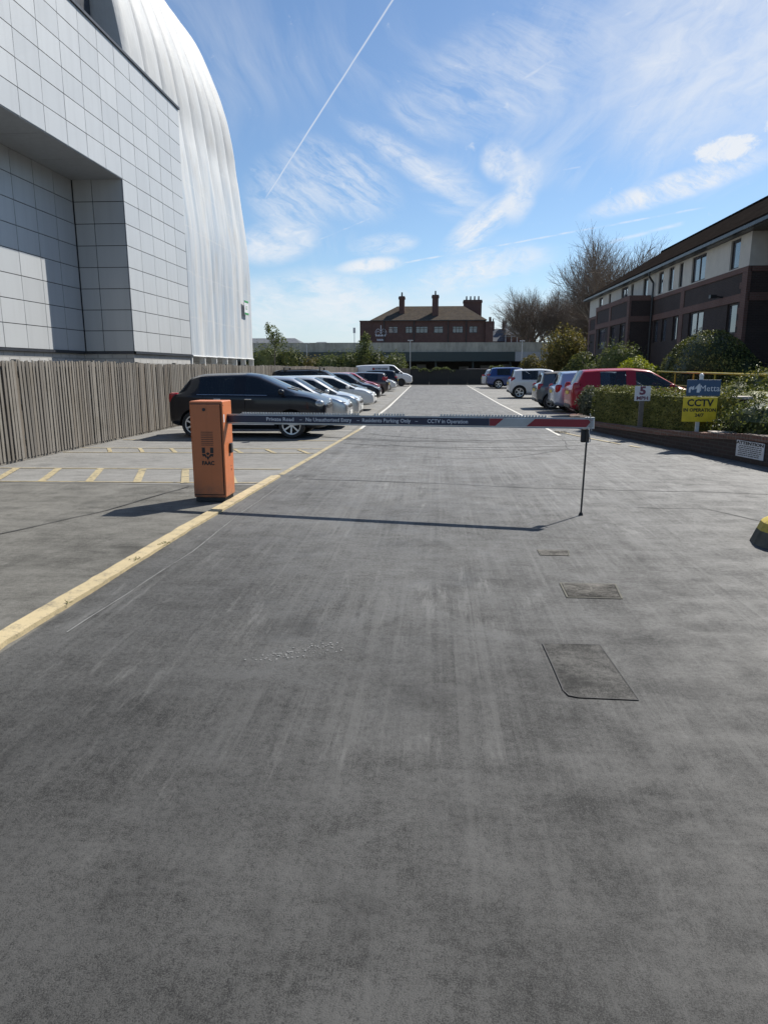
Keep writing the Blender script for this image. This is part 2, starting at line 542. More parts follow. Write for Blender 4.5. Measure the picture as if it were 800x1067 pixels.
def paint_marking(name, col, wear=0.5):
    """thermoplastic road paint, worn through to the tar in places"""
    m, g, b, _ = material(name)
    p = g.position()
    n = g.noise(p, 7, 7, 0.75, 0.3)
    fine = g.noise(p, 60, 3, 0.7)
    w = g.maprange(g.math('ADD', g.math('MULTIPLY', n, 0.65), g.math('MULTIPLY', fine, 0.35)), 0.50, 0.72 - 0.12 * wear, 0, 1)
    dirt = g.noise(p, 2.0, 4, 0.6)
    c = g.mix(g.maprange(dirt, 0.35, 0.7, 0, 0.35), col, tuple(x * 0.55 for x in col))
    c = g.mix(g.math('MULTIPLY', w, wear), c, (0.07, 0.07, 0.068))
    g.link(c, b.inputs['Base Color'])
    b.inputs['Roughness'].default_value = 0.65
    bump(g, b, fine, 0.4, 0.004)
    return m


def brick(name, c1, c2, mortar, scale=1.0, vert='Z'):
    """bricks laid in the wall's own plane: run along x+y, courses along z"""
    m, g, b, _ = material(name)
    p = g.position()
    sep = g.new('ShaderNodeSeparateXYZ')
    g.link(p, sep.inputs[0])
    cm = g.new('ShaderNodeCombineXYZ')
    g.link(g.math('ADD', sep.outputs[0], sep.outputs[1]), cm.inputs[0])
    g.link(sep.outputs[2], cm.inputs[1])
    t = g.new('ShaderNodeTexBrick')
    g.link(cm.outputs[0], t.inputs['Vector'])
    t.inputs['Color1'].default_value = (*c1, 1)
    t.inputs['Color2'].default_value = (*c2, 1)
    t.inputs['Mortar'].default_value = (*mortar, 1)
    t.inputs['Scale'].default_value = scale
    t.inputs['Brick Width'].default_value = 0.225
    t.inputs['Row Height'].default_value = 0.075
    t.inputs['Mortar Size'].default_value = 0.010
    n = g.noise(p, 1.2, 5, 0.65)
    c = g.mix(g.maprange(n, 0.35, 0.7, 0.0, 0.5), t.outputs['Color'], tuple(x * 0.55 for x in c1))
    g.link(c, b.inputs['Base Color'])
    b.inputs['Roughness'].default_value = 0.85
    bump(g, b, g.math('SUBTRACT', 1.0, t.outputs['Fac']), 0.5, 0.01)
    return m


def leaf(name, cols, rough=0.45, trans=0.25):
    """each leaf takes its own tone"""
    m, g, b, out = material(name)
    geo = g.new('ShaderNodeNewGeometry')
    rnd = geo.outputs['Random Per Island']
    n = g.noise(geo.outputs['Position'], 1.6, 3)
    f = g.math('ADD', g.math('MULTIPLY', rnd, 0.75), g.math('MULTIPLY', g.math('SUBTRACT', n, 0.38), 0.9))
    k = len(cols)
    c = g.ramp(f, [(i / max(1, k - 1), cols[i]) for i in range(k)])
    g.link(c, b.inputs['Base Color'])
    b.inputs['Roughness'].default_value = rough + 0.1
    b.inputs['Specular IOR Level'].default_value = 0.28
    tr = g.new('ShaderNodeBsdfTranslucent')
    g.link(g.mix(1.0, c, (1.0, 1.0, 0.5), 'MULTIPLY'), tr.inputs[0])
    mx = g.new('ShaderNodeMixShader')
    mx.inputs[0].default_value = trans
    g.link(b.outputs[0], mx.inputs[1])
    g.link(tr.outputs[0], mx.inputs[2])
    g.link(mx.outputs[0], out.inputs[0])
    return m


def bark(name, col):
    m, g, b, _ = material(name)
    p = g.position()
    n = g.noise(g.mapping(p, scale=(6, 6, 1.2)), 2, 5, 0.65)
    g.link(g.mix(g.maprange(n, 0.3, 0.7), tuple(x * 0.6 for x in col), tuple(x * 1.35 for x in col)), b.inputs['Base Color'])
    b.inputs['Roughness'].default_value = 0.9
    bump(g, b, n, 0.6, 0.02)
    return m


def timber(name):
    """old silvery fence wood: every pale its own grey or brown"""
    m, g, b, _ = material(name)
    geo = g.new('ShaderNodeNewGeometry')
    p = geo.outputs['Position']
    rnd = geo.outputs['Random Per Island']
    c = g.ramp(rnd, [(0, (0.115, 0.102, 0.087)), (0.35, (0.185, 0.170, 0.148)), (0.7, (0.25, 0.231, 0.20)), (1, (0.16, 0.133, 0.103))])
    gr = g.noise(g.mapping(p, scale=(40, 40, 1.6)), 1.0, 5, 0.7)
    st = g.noise(g.mapping(p, scale=(1.2, 1.2, 2.2)), 1.0, 4, 0.6)
    c = g.mix(g.maprange(gr, 0.35, 0.7, 0, 0.5), c, (0.10, 0.085, 0.07))
    c = g.mix(g.maprange(st, 0.5, 0.72, 0, 0.45), c, (0.115, 0.10, 0.075))
    g.link(c, b.inputs['Base Color'])
    b.inputs['Roughness'].default_value = 0.85
    bump(g, b, gr, 0.4, 0.004)
    return m


def cladding(name, col, metal, rough, dark=1.0):
    """satin coated sheet: panels differ a little from one another"""
    m, g, b, _ = material(name)
    geo = g.new('ShaderNodeNewGeometry')
    p = geo.outputs['Position']
    rnd = geo.outputs['Random Per Island']
    f = g.maprange(rnd, 0, 1, 0.965, 1.03)
    vm = g.new('ShaderNodeVectorMath', operation='SCALE')
    vm.inputs[0].default_value = col
    g.link(f, vm.inputs[3])
    run = g.noise(g.mapping(p, scale=(3.0, 3.0, 0.25)), 1.0, 4, 0.6)
    c = g.mix(g.maprange(run, 0.45, 0.75, 0, 0.14), vm.outputs[0], (0.22, 0.22, 0.22))
    g.link(c, b.inputs['Base Color'])
    b.inputs['Metallic'].default_value = metal
    g.put(b.inputs['Roughness'], g.maprange(rnd, 0, 1, rough - 0.02, rough + 0.02))
    return m


def sheeting(name):
    """weathered white plastic sheet over scaffolding: stains, grey-blue see-through bands"""
    m, g, b, out = material(name)
    p = g.position()
    sep = g.new('ShaderNodeSeparateXYZ')
    g.link(p, sep.inputs[0])
    n1 = g.noise(g.mapping(p, scale=(0.6, 0.9, 0.10)), 1.0, 5, 0.6)
    n2 = g.noise(g.mapping(p, scale=(0.7, 0.7, 0.35)), 1.0, 6, 0.65)
    n3 = g.noise(g.mapping(p, scale=(3, 3, 0.6)), 1.0, 5, 0.7)
    low = g.maprange(sep.outputs[2], 10.5, 15.5, 1.0, 0.15, True)
    c = g.mix(g.math('MULTIPLY', g.maprange(n1, 0.40, 0.68, 0, 0.75), low), (0.66, 0.675, 0.675), (0.30, 0.40, 0.51))
    c = g.mix(g.maprange(n2, 0.52, 0.74, 0, 0.42), c, (0.47, 0.42, 0.35))
    c = g.mix(g.maprange(n3, 0.5, 0.75, 0, 0.22), c, (0.36, 0.36, 0.37))
    # welded seams across the sheet
    seam = g.math('PINGPONG', g.math('ADD', sep.outputs[2], g.math('MULTIPLY', g.noise(p, 0.5, 2), 0.4)), 1.15)
    c = g.mix(g.maprange(seam, 0.0, 0.06, 0.35, 0.0), c, (0.66, 0.66, 0.645))
    vs_ = g.math('PINGPONG', g.math('ADD', sep.outputs[1], g.math('MULTIPLY', g.noise(p, 0.35, 2), 0.25)), 0.36)
    c = g.mix(g.maprange(vs_, 0.0, 0.035, 0.45, 0.0), c, (0.86, 0.87, 0.86))
    greyed = g.maprange(g.math('ADD', sep.outputs[2], g.math('MULTIPLY', g.noise(p, 0.8, 3), 1.5)), 14.6, 15.9)  # upper fabric is greyer, and darkened further to offset the sun on it
    c = g.mix(greyed, c, g.mix(1.0, c, (0.80, 0.80, 0.80), 'MULTIPLY'))
    g.link(c, b.inputs['Base Color'])
    b.inputs['Roughness'].default_value = 0.6
    tr = g.new('ShaderNodeBsdfTranslucent')
    g.link(c, tr.inputs[0])
    mx = g.new('ShaderNodeMixShader')
    mx.inputs[0].default_value = 0.22
    g.link(b.outputs[0], mx.inputs[1])
    g.link(tr.outputs[0], mx.inputs[2])
    g.link(mx.outputs[0], out.inputs[0])
    bump(g, b, g.math('ADD', n3, g.math('MULTIPLY', n2, 2.0)), 0.35, 0.05)
    return m


def window_glass(name, col, rough=0.03):
    m, g, b, _ = material(name)
    p = g.position()
    n = g.noise(p, 0.9, 3)
    g.link(g.mix(g.maprange(n, 0.4, 0.6), tuple(x * 0.6 for x in col), col), b.inputs['Base Color'])
    b.inputs['Roughness'].default_value = rough
    b.inputs['Specular IOR Level'].default_value = 0.9
    b.inputs['Coat Weight'].default_value = 0.6
    b.inputs['Coat Roughness'].default_value = 0.02
    bump(g, b, g.noise(p, 0.8, 2), 0.12, 0.05)
    return m


def car_glass(name, col=(0.02, 0.025, 0.03), see=0.35):
    m, g, b, out = material(name)
    b.inputs['Base Color'].default_value = (*col, 1)
    b.inputs['Roughness'].default_value = 0.03
    b.inputs['Specular IOR Level'].default_value = 0.6
    b.inputs['Coat Weight'].default_value = 0.3
    t = g.new('ShaderNodeBsdfTransparent')
    t.inputs[0].default_value = (0.75, 0.80, 0.80, 1)
    mx = g.new('ShaderNodeMixShader')
    mx.inputs[0].default_value = see
    g.link(b.outputs[0], mx.inputs[1])
    g.link(t.outputs[0], mx.inputs[2])
    g.link(mx.outputs[0], out.inputs[0])
    return m


def car_paint(name, col, metal=0.0, rough=0.28, coat=0.9):
    m, g, b, _ = material(name)
    tc = g.new('ShaderNodeTexCoord').outputs['Object']
    sep = g.new('ShaderNodeSeparateXYZ')
    g.link(tc, sep.inputs[0])
    dust = g.math('MULTIPLY', g.maprange(sep.outputs[2], 0.2, 0.75, 0.11, 0.01), g.maprange(g.noise(tc, 5, 4), 0.3, 0.7))
    g.link(g.mix(dust, col, (0.20, 0.19, 0.17)), b.inputs['Base Color'])
    b.inputs['Metallic'].default_value = metal
    b.inputs['Roughness'].default_value = rough
    b.inputs['Coat Weight'].default_value = coat
    b.inputs['Specular IOR Level'].default_value = 0.5 if coat > 0.5 else 0.2
    b.inputs['Coat Roughness'].default_value = 0.05
    return m


def roof_tiles(name, c1, c2, moss=(0.16, 0.15, 0.08), axis=0, course=0.30):
    m, g, b, _ = material(name)
    p = g.position()
    sep = g.new('ShaderNodeSeparateXYZ')
    g.link(p, sep.inputs[0])
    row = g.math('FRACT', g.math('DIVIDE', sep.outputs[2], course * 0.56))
    t = g.new('ShaderNodeTexVoronoi')
    t.inputs['Scale'].default_value = 3.2
    g.link(p, t.inputs['Vector'])
    n = g.noise(p, 0.9, 5, 0.7)
    c = g.mix(t.outputs['Color'], c1, c2)
    c = g.mix(g.maprange(n, 0.5, 0.75, 0, 0.6), c, moss)
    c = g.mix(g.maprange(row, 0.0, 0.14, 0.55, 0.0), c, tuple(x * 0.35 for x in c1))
    g.link(c, b.inputs['Base Color'])
    b.inputs['Roughness'].default_value = 0.8
    b.inputs['Specular IOR Level'].default_value = 0.0
    bump(g, b, row, 0.6, 0.03)
    return m


M = {}
M['lane'] = asphalt('lane_asphalt', (0.021, 0.021, 0.0203), (0.168, 0.166, 0.158), 1.7, 1.7, 0.90, 0.68, spec=0.36, patches=0.8, near_tone=0.30)
M['yard'] = asphalt('yard_asphalt', (0.045, 0.044, 0.039), (0.19, 0.183, 0.163), 0.85, 0.0, 1.0, 0.80, spec=0.25, patches=0.35, near_tone=0.80)
M['bay'] = asphalt('bay_asphalt', (0.100, 0.098, 0.092), (0.265, 0.259, 0.243), 0.6, 0.0, 0.7, 0.80, spec=0.25)
M['field'] = asphalt('field_ground', (0.10, 0.10, 0.09), (0.20, 0.19, 0.17), 0.4, 0.0, 0.6, 0.85)
M['patch'] = asphalt('patch_asphalt', (0.016, 0.016, 0.015), (0.105, 0.101, 0.093), 1.2, 0.0, 1.6, 0.8, spec=0.25, patches=0.6)
M['yellow'] = paint_marking('yellow_paint', (0.42, 0.345, 0.195), 0.92)
M['yellow_kerb'] = paint_marking('yellow_kerb_paint', (0.50, 0.405, 0.235), 0.68)
M['white_line'] = paint_marking('white_paint', (0.62, 0.60, 0.54), 0.55)
M['chalk'] = paint_marking('scuffed_white', (0.25, 0.25, 0.24), 0.95)
M['tar'] = simple('tar', (0.022, 0.022, 0.022), 0.7)
M['iron'] = asphalt('infilled_cover', (0.018, 0.017, 0.015), (0.16, 0.15, 0.132), 1.3, 0.0, 2.2, 0.85, spec=0.2, patches=0.8)
M['timber'] = timber('weathered_timber')
M['panel'] = cladding('silver_cladding', (0.485, 0.50, 0.505), 0.12, 0.42)
M['joint'] = simple('joint_black', (0.05, 0.052, 0.058), 0.8)
M['flash'] = simple('flashing_dark', (0.045, 0.05, 0.06), 0.45, 0.3)
M['soffit'] = simple('soffit_grey', (0.30, 0.32, 0.34), 0.6)
M['block'] = brick('block_wall', (0.42, 0.415, 0.40), (0.46, 0.455, 0.44), (0.30, 0.30, 0.29), 0.35)
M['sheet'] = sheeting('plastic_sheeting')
M['white_metal'] = simple('white_metal', (0.72, 0.72, 0.70), 0.4)
M['brick_dark'] = brick('brick_dark', (0.062, 0.040, 0.035), (0.046, 0.031, 0.028), (0.070, 0.062, 0.056))
M['brick_red'] = brick('brick_red', (0.185, 0.092, 0.072), (0.150, 0.078, 0.064), (0.17, 0.14, 0.125))
M['brick_planter'] = brick('brick_planter', (0.060, 0.037, 0.031), (0.042, 0.029, 0.026), (0.070, 0.062, 0.056))
M['brick_far'] = brick('brick_far', (0.135, 0.066, 0.052), (0.105, 0.053, 0.045), (0.12, 0.09, 0.08))
M['render'] = simple('cream_render', (0.60, 0.575, 0.51), 0.85, 0, 0.08, 2.5)
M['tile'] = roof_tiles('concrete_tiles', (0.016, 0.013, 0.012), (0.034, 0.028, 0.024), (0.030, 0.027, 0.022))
M['tile_far'] = roof_tiles('clay_tiles_far', (0.078, 0.066, 0.055), (0.115, 0.098, 0.081), (0.15, 0.115, 0.07), course=0.6)
M['slate'] = roof_tiles('slate_far', (0.14, 0.15, 0.165), (0.20, 0.21, 0.225), (0.18, 0.18, 0.17), course=0.6)
M['gutter'] = simple('gutter_black', (0.022, 0.022, 0.024), 0.35)
M['frame_dark'] = simple('window_frame_brown', (0.045, 0.034, 0.030), 0.5)
M['pane'] = window_glass('window_pane', (0.10, 0.12, 0.15))
M['blind'] = simple('net_blind', (0.50, 0.52, 0.55), 0.8)
M['orange'] = simple('orange_enamel', (0.50, 0.150, 0.052), 0.38, 0, 0.12, 3.0, 0.25)
def enamel(name, col):
    m, g, b, _ = material(name)
    tc = g.new('ShaderNodeTexCoord').outputs['Object']
    sp = g.new('ShaderNodeSeparateXYZ'); g.link(tc, sp.inputs[0])
    n = g.noise(tc, 2.2, 5, 0.65)
    run = g.noise(g.mapping(tc, scale=(22, 22, 0.9)), 1.0, 5, 0.7)
    scr = g.noise(g.mapping(tc, rot=(0.3, 0.5, 0.2), scale=(4, 4, 40)), 1.0, 4, 0.8)
    c = g.mix(g.maprange(n, 0.3, 0.7, 0, 0.35), col, tuple(min(1, x * 1.25 + 0.02) for x in col))
    c = g.mix(g.maprange(run, 0.52, 0.75, 0, 0.30), c, tuple(x * 0.5 for x in col))
    c = g.mix(g.maprange(scr, 0.68, 0.74, 0, 0.4), c, (0.36, 0.22, 0.15))
    foot = g.math('MULTIPLY', g.maprange(sp.outputs[2], 0.05, 0.32, 0.75, 0.0), g.maprange(g.noise(tc, 9, 5, 0.7), 0.3, 0.65))
    c = g.mix(foot, c, (0.10, 0.075, 0.055))
    g.link(c, b.inputs['Base Color'])
    g.put(b.inputs['Roughness'], g.maprange(n, 0.3, 0.7, 0.35, 0.55))
    bump(g, b, n, 0.10, 0.01)
    return m
M['orange'] = enamel('orange_enamel_worn', (0.50, 0.150, 0.052))
M['black_plastic'] = simple('black_plastic', (0.020, 0.020, 0.021), 0.45)
M['rubber'] = simple('tyre_rubber', (0.022, 0.022, 0.022), 0.75, bmp=0.3)
M['logo_black'] = simple('logo_black', (0.018, 0.015, 0.014), 0.5)
M['alu'] = simple('aluminium', (0.62, 0.62, 0.61), 0.35, 0.75)
M['arm_navy'] = simple('arm_navy', (0.014, 0.020, 0.052), 0.35)
M['arm_red'] = simple('arm_red', (0.26, 0.022, 0.030), 0.5)
M['arm_white'] = simple('arm_white', (0.42, 0.42, 0.41), 0.5)
M['text_white'] = simple('text_white', (0.66, 0.68, 0.72), 0.6)
M['text_black'] = simple('text_black', (0.02, 0.02, 0.02), 0.6)
M['sign_blue'] = simple('sign_blue', (0.030, 0.075, 0.155), 0.4)
M['sign_yellow'] = simple('sign_yellow', (0.78, 0.56, 0.03), 0.45)
M['sign_white'] = simple('sign_white', (0.66, 0.66, 0.68), 0.5)
M['sign_maroon'] = simple('sign_maroon', (0.16, 0.05, 0.085), 0.5)
M['sign_green'] = simple('sign_green', (0.04, 0.28, 0.08), 0.5)
M['post_wood'] = simple('post_grey_wood', (0.17, 0.15, 0.13), 0.8, 0, 0.25, 20)
M['post_metal'] = simple('galvanised', (0.46, 0.47, 0.48), 0.4, 0.6)
M['rail_yellow'] = simple('rail_yellow', (0.58, 0.42, 0.035), 0.4)
M['stone'] = simple('pale_stone', (0.42, 0.37, 0.33), 0.85, 0, 0.2, 5, bmp=0.3)
M['soil'] = simple('soil', (0.055, 0.040, 0.030), 0.95, 0, 0.4, 9, bmp=0.6)
def streaked(name, col, dirt):
    m, g, b, _ = material(name)
    p = g.position()
    n = g.noise(g.mapping(p, scale=(1.1, 1.1, 0.12)), 1.0, 6, 0.75)
    n2 = g.noise(p, 0.5, 4, 0.6)
    g.link(g.mix(g.maprange(g.math('ADD', n, g.math('MULTIPLY', n2, 0.4)), 0.55, 0.95), col, dirt), b.inputs['Base Color'])
    b.inputs['Roughness'].default_value = 0.85
    return m
M['concrete'] = streaked('weathered_concrete', (0.52, 0.48, 0.375), (0.22, 0.205, 0.165))
M['fascia_green'] = simple('fascia_green', (0.035, 0.055, 0.055), 0.5)
M['fascia_white'] = simple('fascia_white', (0.42, 0.43, 0.44), 0.5)
M['dark_inside'] = simple('dark_inside', (0.085, 0.080, 0.075), 0.9)
M['hoarding'] = simple('dark_hoarding', (0.028, 0.029, 0.028), 0.8, 0, 0.3, 2)
M['kerb_dirty'] = simple('dirty_concrete', (0.10, 0.095, 0.075), 0.9, 0, 0.45, 9, bmp=0.6)
M['moss'] = leaf('weed_leaf', [(0.05, 0.075, 0.02), (0.12, 0.14, 0.04)])
M['leaf_hedge'] = leaf('privet_leaf', [(0.030, 0.042, 0.015), (0.065, 0.085, 0.024), (0.19, 0.195, 0.05), (0.42, 0.39, 0.13)], 0.42, 0.22)
M['leaf_dark'] = leaf('laurel_leaf', [(0.018, 0.030, 0.013), (0.042, 0.060, 0.020), (0.16, 0.175, 0.050), (0.38, 0.36, 0.11)], 0.40, 0.2)
M['leaf_lime'] = leaf('lime_leaf', [(0.12, 0.15, 0.02), (0.24, 0.27, 0.03), (0.40, 0.40, 0.05)], 0.45, 0.35)
M['leaf_gold'] = leaf('bronze_leaf', [(0.05, 0.055, 0.02), (0.10, 0.095, 0.035), (0.20, 0.165, 0.06), (0.27, 0.21, 0.09)], 0.5, 0.35)
M['leaf_mid'] = leaf('ivy_leaf', [(0.040, 0.058, 0.022), (0.08, 0.105, 0.038), (0.15, 0.175, 0.065), (0.24, 0.25, 0.11)], 0.5, 0.3)
M['leaf_grey'] = leaf('grey_leaf', [(0.03, 0.04, 0.028), (0.06, 0.075, 0.05), (0.13, 0.14, 0.10), (0.20, 0.20, 0.15)], 0.5, 0.2)
M['bark'] = bark('grey_bark', (0.150, 0.125, 0.10))
M['bark_twig'] = bark('twig_bark', (0.205, 0.165, 0.130))
M['glass_car'] = car_glass('car_glass')
M['glass_dark'] = car_glass('car_glass_dark', (0.004, 0.005, 0.006), 0.10)
M['trim'] = simple('car_trim', (0.018, 0.018, 0.019), 0.5)
M['seat'] = simple('car_seat', (0.030, 0.030, 0.033), 0.85)
M['rim'] = simple('alloy_rim', (0.55, 0.56, 0.57), 0.3, 0.85)
M['rim_dark'] = simple('dark_rim', (0.05, 0.05, 0.055), 0.4, 0.5)
M['chrome'] = simple('chrome', (0.75, 0.75, 0.75), 0.12, 1.0)
M['lens'] = simple('headlight_lens', (0.34, 0.36, 0.38), 0.10, 0.4, 0.5, 30, 0.6)
M['lens_red'] = simple('tail_lens', (0.34, 0.012, 0.016), 0.25, 0, 0.3, 30, 0.2)
M['plate_white'] = simple('plate_white', (0.65, 0.65, 0.62), 0.5)
M['plate_yellow'] = simple('plate_yellow', (0.62, 0.47, 0.06), 0.5)

# ------------------------------------------------------------------ ground, lane, bays, markings
def sheet(name, pts, z, mat):
    mb = MB()
    mb.poly([(x, y, z) for x, y in pts])
    return struct(mb, name, mat)

sheet('ground', [(-900, -300), (900, -300), (900, 1500), (-900, 1500)], -0.016, M['field'])
sheet('yard', [(-12.9, -12), (-2.4, -12), (-2.5, 9.96), (-7.9, 9.96), (-12.9, 9.96)], -0.008, M['yard'])
sheet('parking_bays_west', [(-7.9, 9.96), (-2.3, 9.96), (-2.3, 77), (-7.9, 77)], -0.004, M['bay'])
sheet('parking_bays_east', [(3.2, 21.5), (10.2, 21.5), (10.2, 77), (3.2, 77)], -0.004, M['bay'])
sheet('forecourt', [(2.6, -12), (14, -12), (14, 21.5), (2.6, 21.5)], -0.006, M['lane'])
sheet('lane', [(-2.62, -12), (4.4, -12), (4.4, 12), (3.3, 19), (3.3, 77), (-2.4, 77), (-2.1, 32), (-2.1, 20), (-2.5, 11), (-2.62, 7)], 0.0, M['lane'])


def ribbon(pts, w, z, mb, m=0, jitter=0.0, seed=1):
    """a strip of width w along a polyline"""
    rn = random.Random(seed)
    if jitter:
        q = []
        for a, b in zip(pts[:-1], pts[1:]):
            d = math.dist(a, b)
            k = max(1, int(d / 0.25))
            for i in range(k):
                t = i / k
                q.append((a[0] + (b[0] - a[0]) * t + rn.gauss(0, jitter), a[1] + (b[1] - a[1]) * t + rn.gauss(0, jitter)))
        q.append(pts[-1])
        pts = q
    L, Rr = [], []
    for i, p in enumerate(pts):
        a = Vector(pts[max(0, i - 1)]); b = Vector(pts[min(len(pts) - 1, i + 1)])
        t = (b - a).normalized()
        n = Vector((-t.y, t.x))
        ww = w * (1 + (rn.uniform(-0.35, 0.35) if jitter else 0))
        L.append((p[0] + n.x * ww / 2, p[1] + n.y * ww / 2, z))
        Rr.append((p[0] - n.x * ww / 2, p[1] - n.y * ww / 2, z))
    for i in range(len(pts) - 1):
        mb.poly([Rr[i], Rr[i + 1], L[i + 1], L[i]], m)

# the raised yellow kerb
kerb = MB()
kp = [(-2.50, -3.0), (-2.66, 1.5), (-2.735, 3.9), (-2.70, 5.1), (-2.655, 7.2), (-2.60, 8.6), (-2.54, 10.0), (-2.52, 10.75)]
def wall_strip(mb, pts, t0, t1, z0, z1, m=0, mt=None):
    """a solid strip: offsets t0..t1 to the left of the polyline"""
    A, B = [], []
    for i, p in enumerate(pts):
        a = Vector(pts[max(0, i - 1)]); b = Vector(pts[min(len(pts) - 1, i + 1)])
        t = (b - a).normalized()
        n = Vector((-t.y, t.x))
        A.append((p[0] + n.x * t0, p[1] + n.y * t0))
        B.append((p[0] + n.x * t1, p[1] + n.y * t1))
    mt = m if mt is None else mt
    for i in range(len(pts) - 1):
        a, b, c, d = A[i], A[i + 1], B[i + 1], B[i]
        mb.poly([(a[0], a[1], z1), (b[0], b[1], z1), (c[0], c[1], z1), (d[0], d[1], z1)], mt)
        mb.poly([(b[0], b[1], z0), (a[0], a[1], z0), (a[0], a[1], z1), (b[0], b[1], z1)][::-1], m)
        mb.poly([(d[0], d[1], z0), (c[0], c[1], z0), (c[0], c[1], z1), (d[0], d[1], z1)][::-1], m)
    for a, d in ((A[0], B[0]), (B[-1], A[-1])):
        mb.poly([(a[0], a[1], z0), (d[0], d[1], z0), (d[0], d[1], z1), (a[0], a[1], z1)], m)
kq = []
rk = random.Random(3)
for a, b in zip(kp[:-1], kp[1:]):
    n = max(1, int((b[1] - a[1]) / 0.12))
    for i in range(n):
        t = i / n
        kq.append((a[0] + (b[0] - a[0]) * t + rk.gauss(0, 0.003), a[1] + (b[1] - a[1]) * t))
kq.append(kp[-1])
wall_strip(kerb, kq, -0.070, 0.075, -0.01, 0.027)
# the rounded, broken far nose
kerb.ellipsoid((-2.52, 10.75, 0.0), (0.073, 0.16, 0.0255), 14, 8)
ko = struct(kerb, 'kerb', M['yellow_kerb'], bevel=0.012, seg=2)

mk = MB()
ribbon([(-2.49, 11.0), (-2.36, 14.0), (-2.30, 15.6), (-2.12, 19.9)], 0.10, 0.004, mk)
# ladder hatching across the first bays
ribbon([(-7.7, 11.42), (-2.62, 11.62)], 0.055, 0.004, mk)
ribbon([(-7.7, 9.99), (-2.62, 10.16)], 0.055, 0.004, mk)
for i in range(6):
    x = -6.78 + i * 0.755
    ribbon([(x, 10.06), (x - 0.50, 11.46)], 0.12, 0.0055, mk)
ribbon([(-7.7, 13.75), (-2.45, 13.95)], 0.06, 0.004, mk)
ribbon([(-7.7, 14.55), (-2.4, 14.75)], 0.06, 0.004, mk)
for i in range(7):
    x = -6.9 + i * 0.70
    ribbon([(x - 0.20, 14.55), (x + 0.16, 13.86)], 0.08, 0.0055, mk)
ribbon([(-7.6, 16.35), (-2.35, 16.45)], 0.08, 0.004, mk)
struct(mk, 'yellow_markings', M['yellow'])

wm = MB()
ribbon([(-2.12, 19.9), (-2.08, 31.7), (-2.45, 72.2)], 0.10, 0.004, wm)
ribbon([(3.27, 18.2), (3.27, 27.2), (3.22, 35.0), (3.38, 72.6)], 0.09, 0.004, wm)
for k in range(1, 22):
    ribbon([(-7.6, 16.55 + 2.65 * k), (-2.3, 16.6 + 2.65 * k)], 0.07, 0.0045, wm)
for k in range(19):
    ribbon([(3.45, 27.3 + 2.6 * k), (8.6, 27.3 + 2.6 * k)], 0.07, 0.0045, wm)
struct(wm, 'white_markings', M['white_line'])

ym = MB()
ribbon([(3.42, 19.6), (3.62, 18.6), (3.95, 17.3), (4.3, 16.2)], 0.09, 0.0045, ym)
ribbon([(4.42, 15.9), (4.55, 15.5)], 0.09, 0.0045, ym)
struct(ym, 'yellow_edge_marking', M['yellow'])

cm = MB()
ribbon([(-2.39, 4.1), (-2.33, 5.17), (-2.27, 6.15), (-2.30, 7.87), (-2.28, 8.73), (-2.27, 10.49), (-2.05, 11.9), (-1.93, 12.82), (-1.8, 13.6)], 0.008, 0.004, cm, jitter=0.005, seed=4)
rs = random.Random(41)
for k in range(110):
    t = rs.random()
    x = -1.02 + 0.42 * t + rs.gauss(0, 0.05); y = 3.78 + 0.22 * t + rs.gauss(0, 0.04)
    q = rs.uniform(0.002, 0.0075)
    cm.poly([(x + q * math.cos(a) * rs.uniform(0.6, 1.4), y + q * math.sin(a) * rs.uniform(0.6, 1.4), 0.0042 + 0.00002 * k) for a in (0, 1.2, 2.4, 3.7, 5.0)])
struct(cm, 'scuff_line', M['chalk'])
tr = MB()
ribbon([(-2.0, 10.6), (-0.2, 10.35), (1.4, 10.0), (2.61, 9.9)], 0.022, 0.004, tr, jitter=0.014, seed=5)
ribbon([(2.61, 9.9), (4.2, 9.8), (6.5, 9.5)], 0.022, 0.004, tr, jitter=0.014, seed=6)
ribbon([(2.55, 8.62), (3.38, 8.60), (3.77, 7.84), (4.3, 6.7)], 0.02, 0.004, tr, jitter=0.004, seed=7)
ribbon([(0.3, 13.2), (1.6, 13.6), (2.9, 15.0), (3.2, 17.4)], 0.02, 0.004, tr, jitter=0.02, seed=8)
ribbon([(-4.6, 6.6), (-4.0, 8.0), (-3.6, 9.8)], 0.022, 0.0, tr, jitter=0.008, seed=9)
struct(tr, 'tar_seams', M['tar'])

ts = MB()
for k, (cx_, cy_, r_, a0, a1, w_) in enumerate(((0.9, 20.0, 5.6, 215, 300, 0.05), (1.1, 19.6, 5.4, 205, 290, 0.04), (0.6, 17.8, 4.2, 230, 320, 0.05), (2.6, 19.4, 4.6, 200, 262, 0.05), (-0.4, 18.5, 3.4, 235, 325, 0.04), (1.6, 16.6, 3.0, 210, 300, 0.04))):
    ribbon([(cx_ + r_ * math.cos(R(a0 + (a1 - a0) * t / 16)), cy_ + 0.6 * r_ * math.sin(R(a0 + (a1 - a0) * t / 16))) for t in range(17)], w_, 0.0035 + 0.0002 * k, ts, jitter=0.012, seed=20 + k)
M['scuff'] = paint_marking('tyre_scuff', (0.060, 0.058, 0.054), 0.0)
struct(ts, 'tyre_scuffs', M['scuff'])

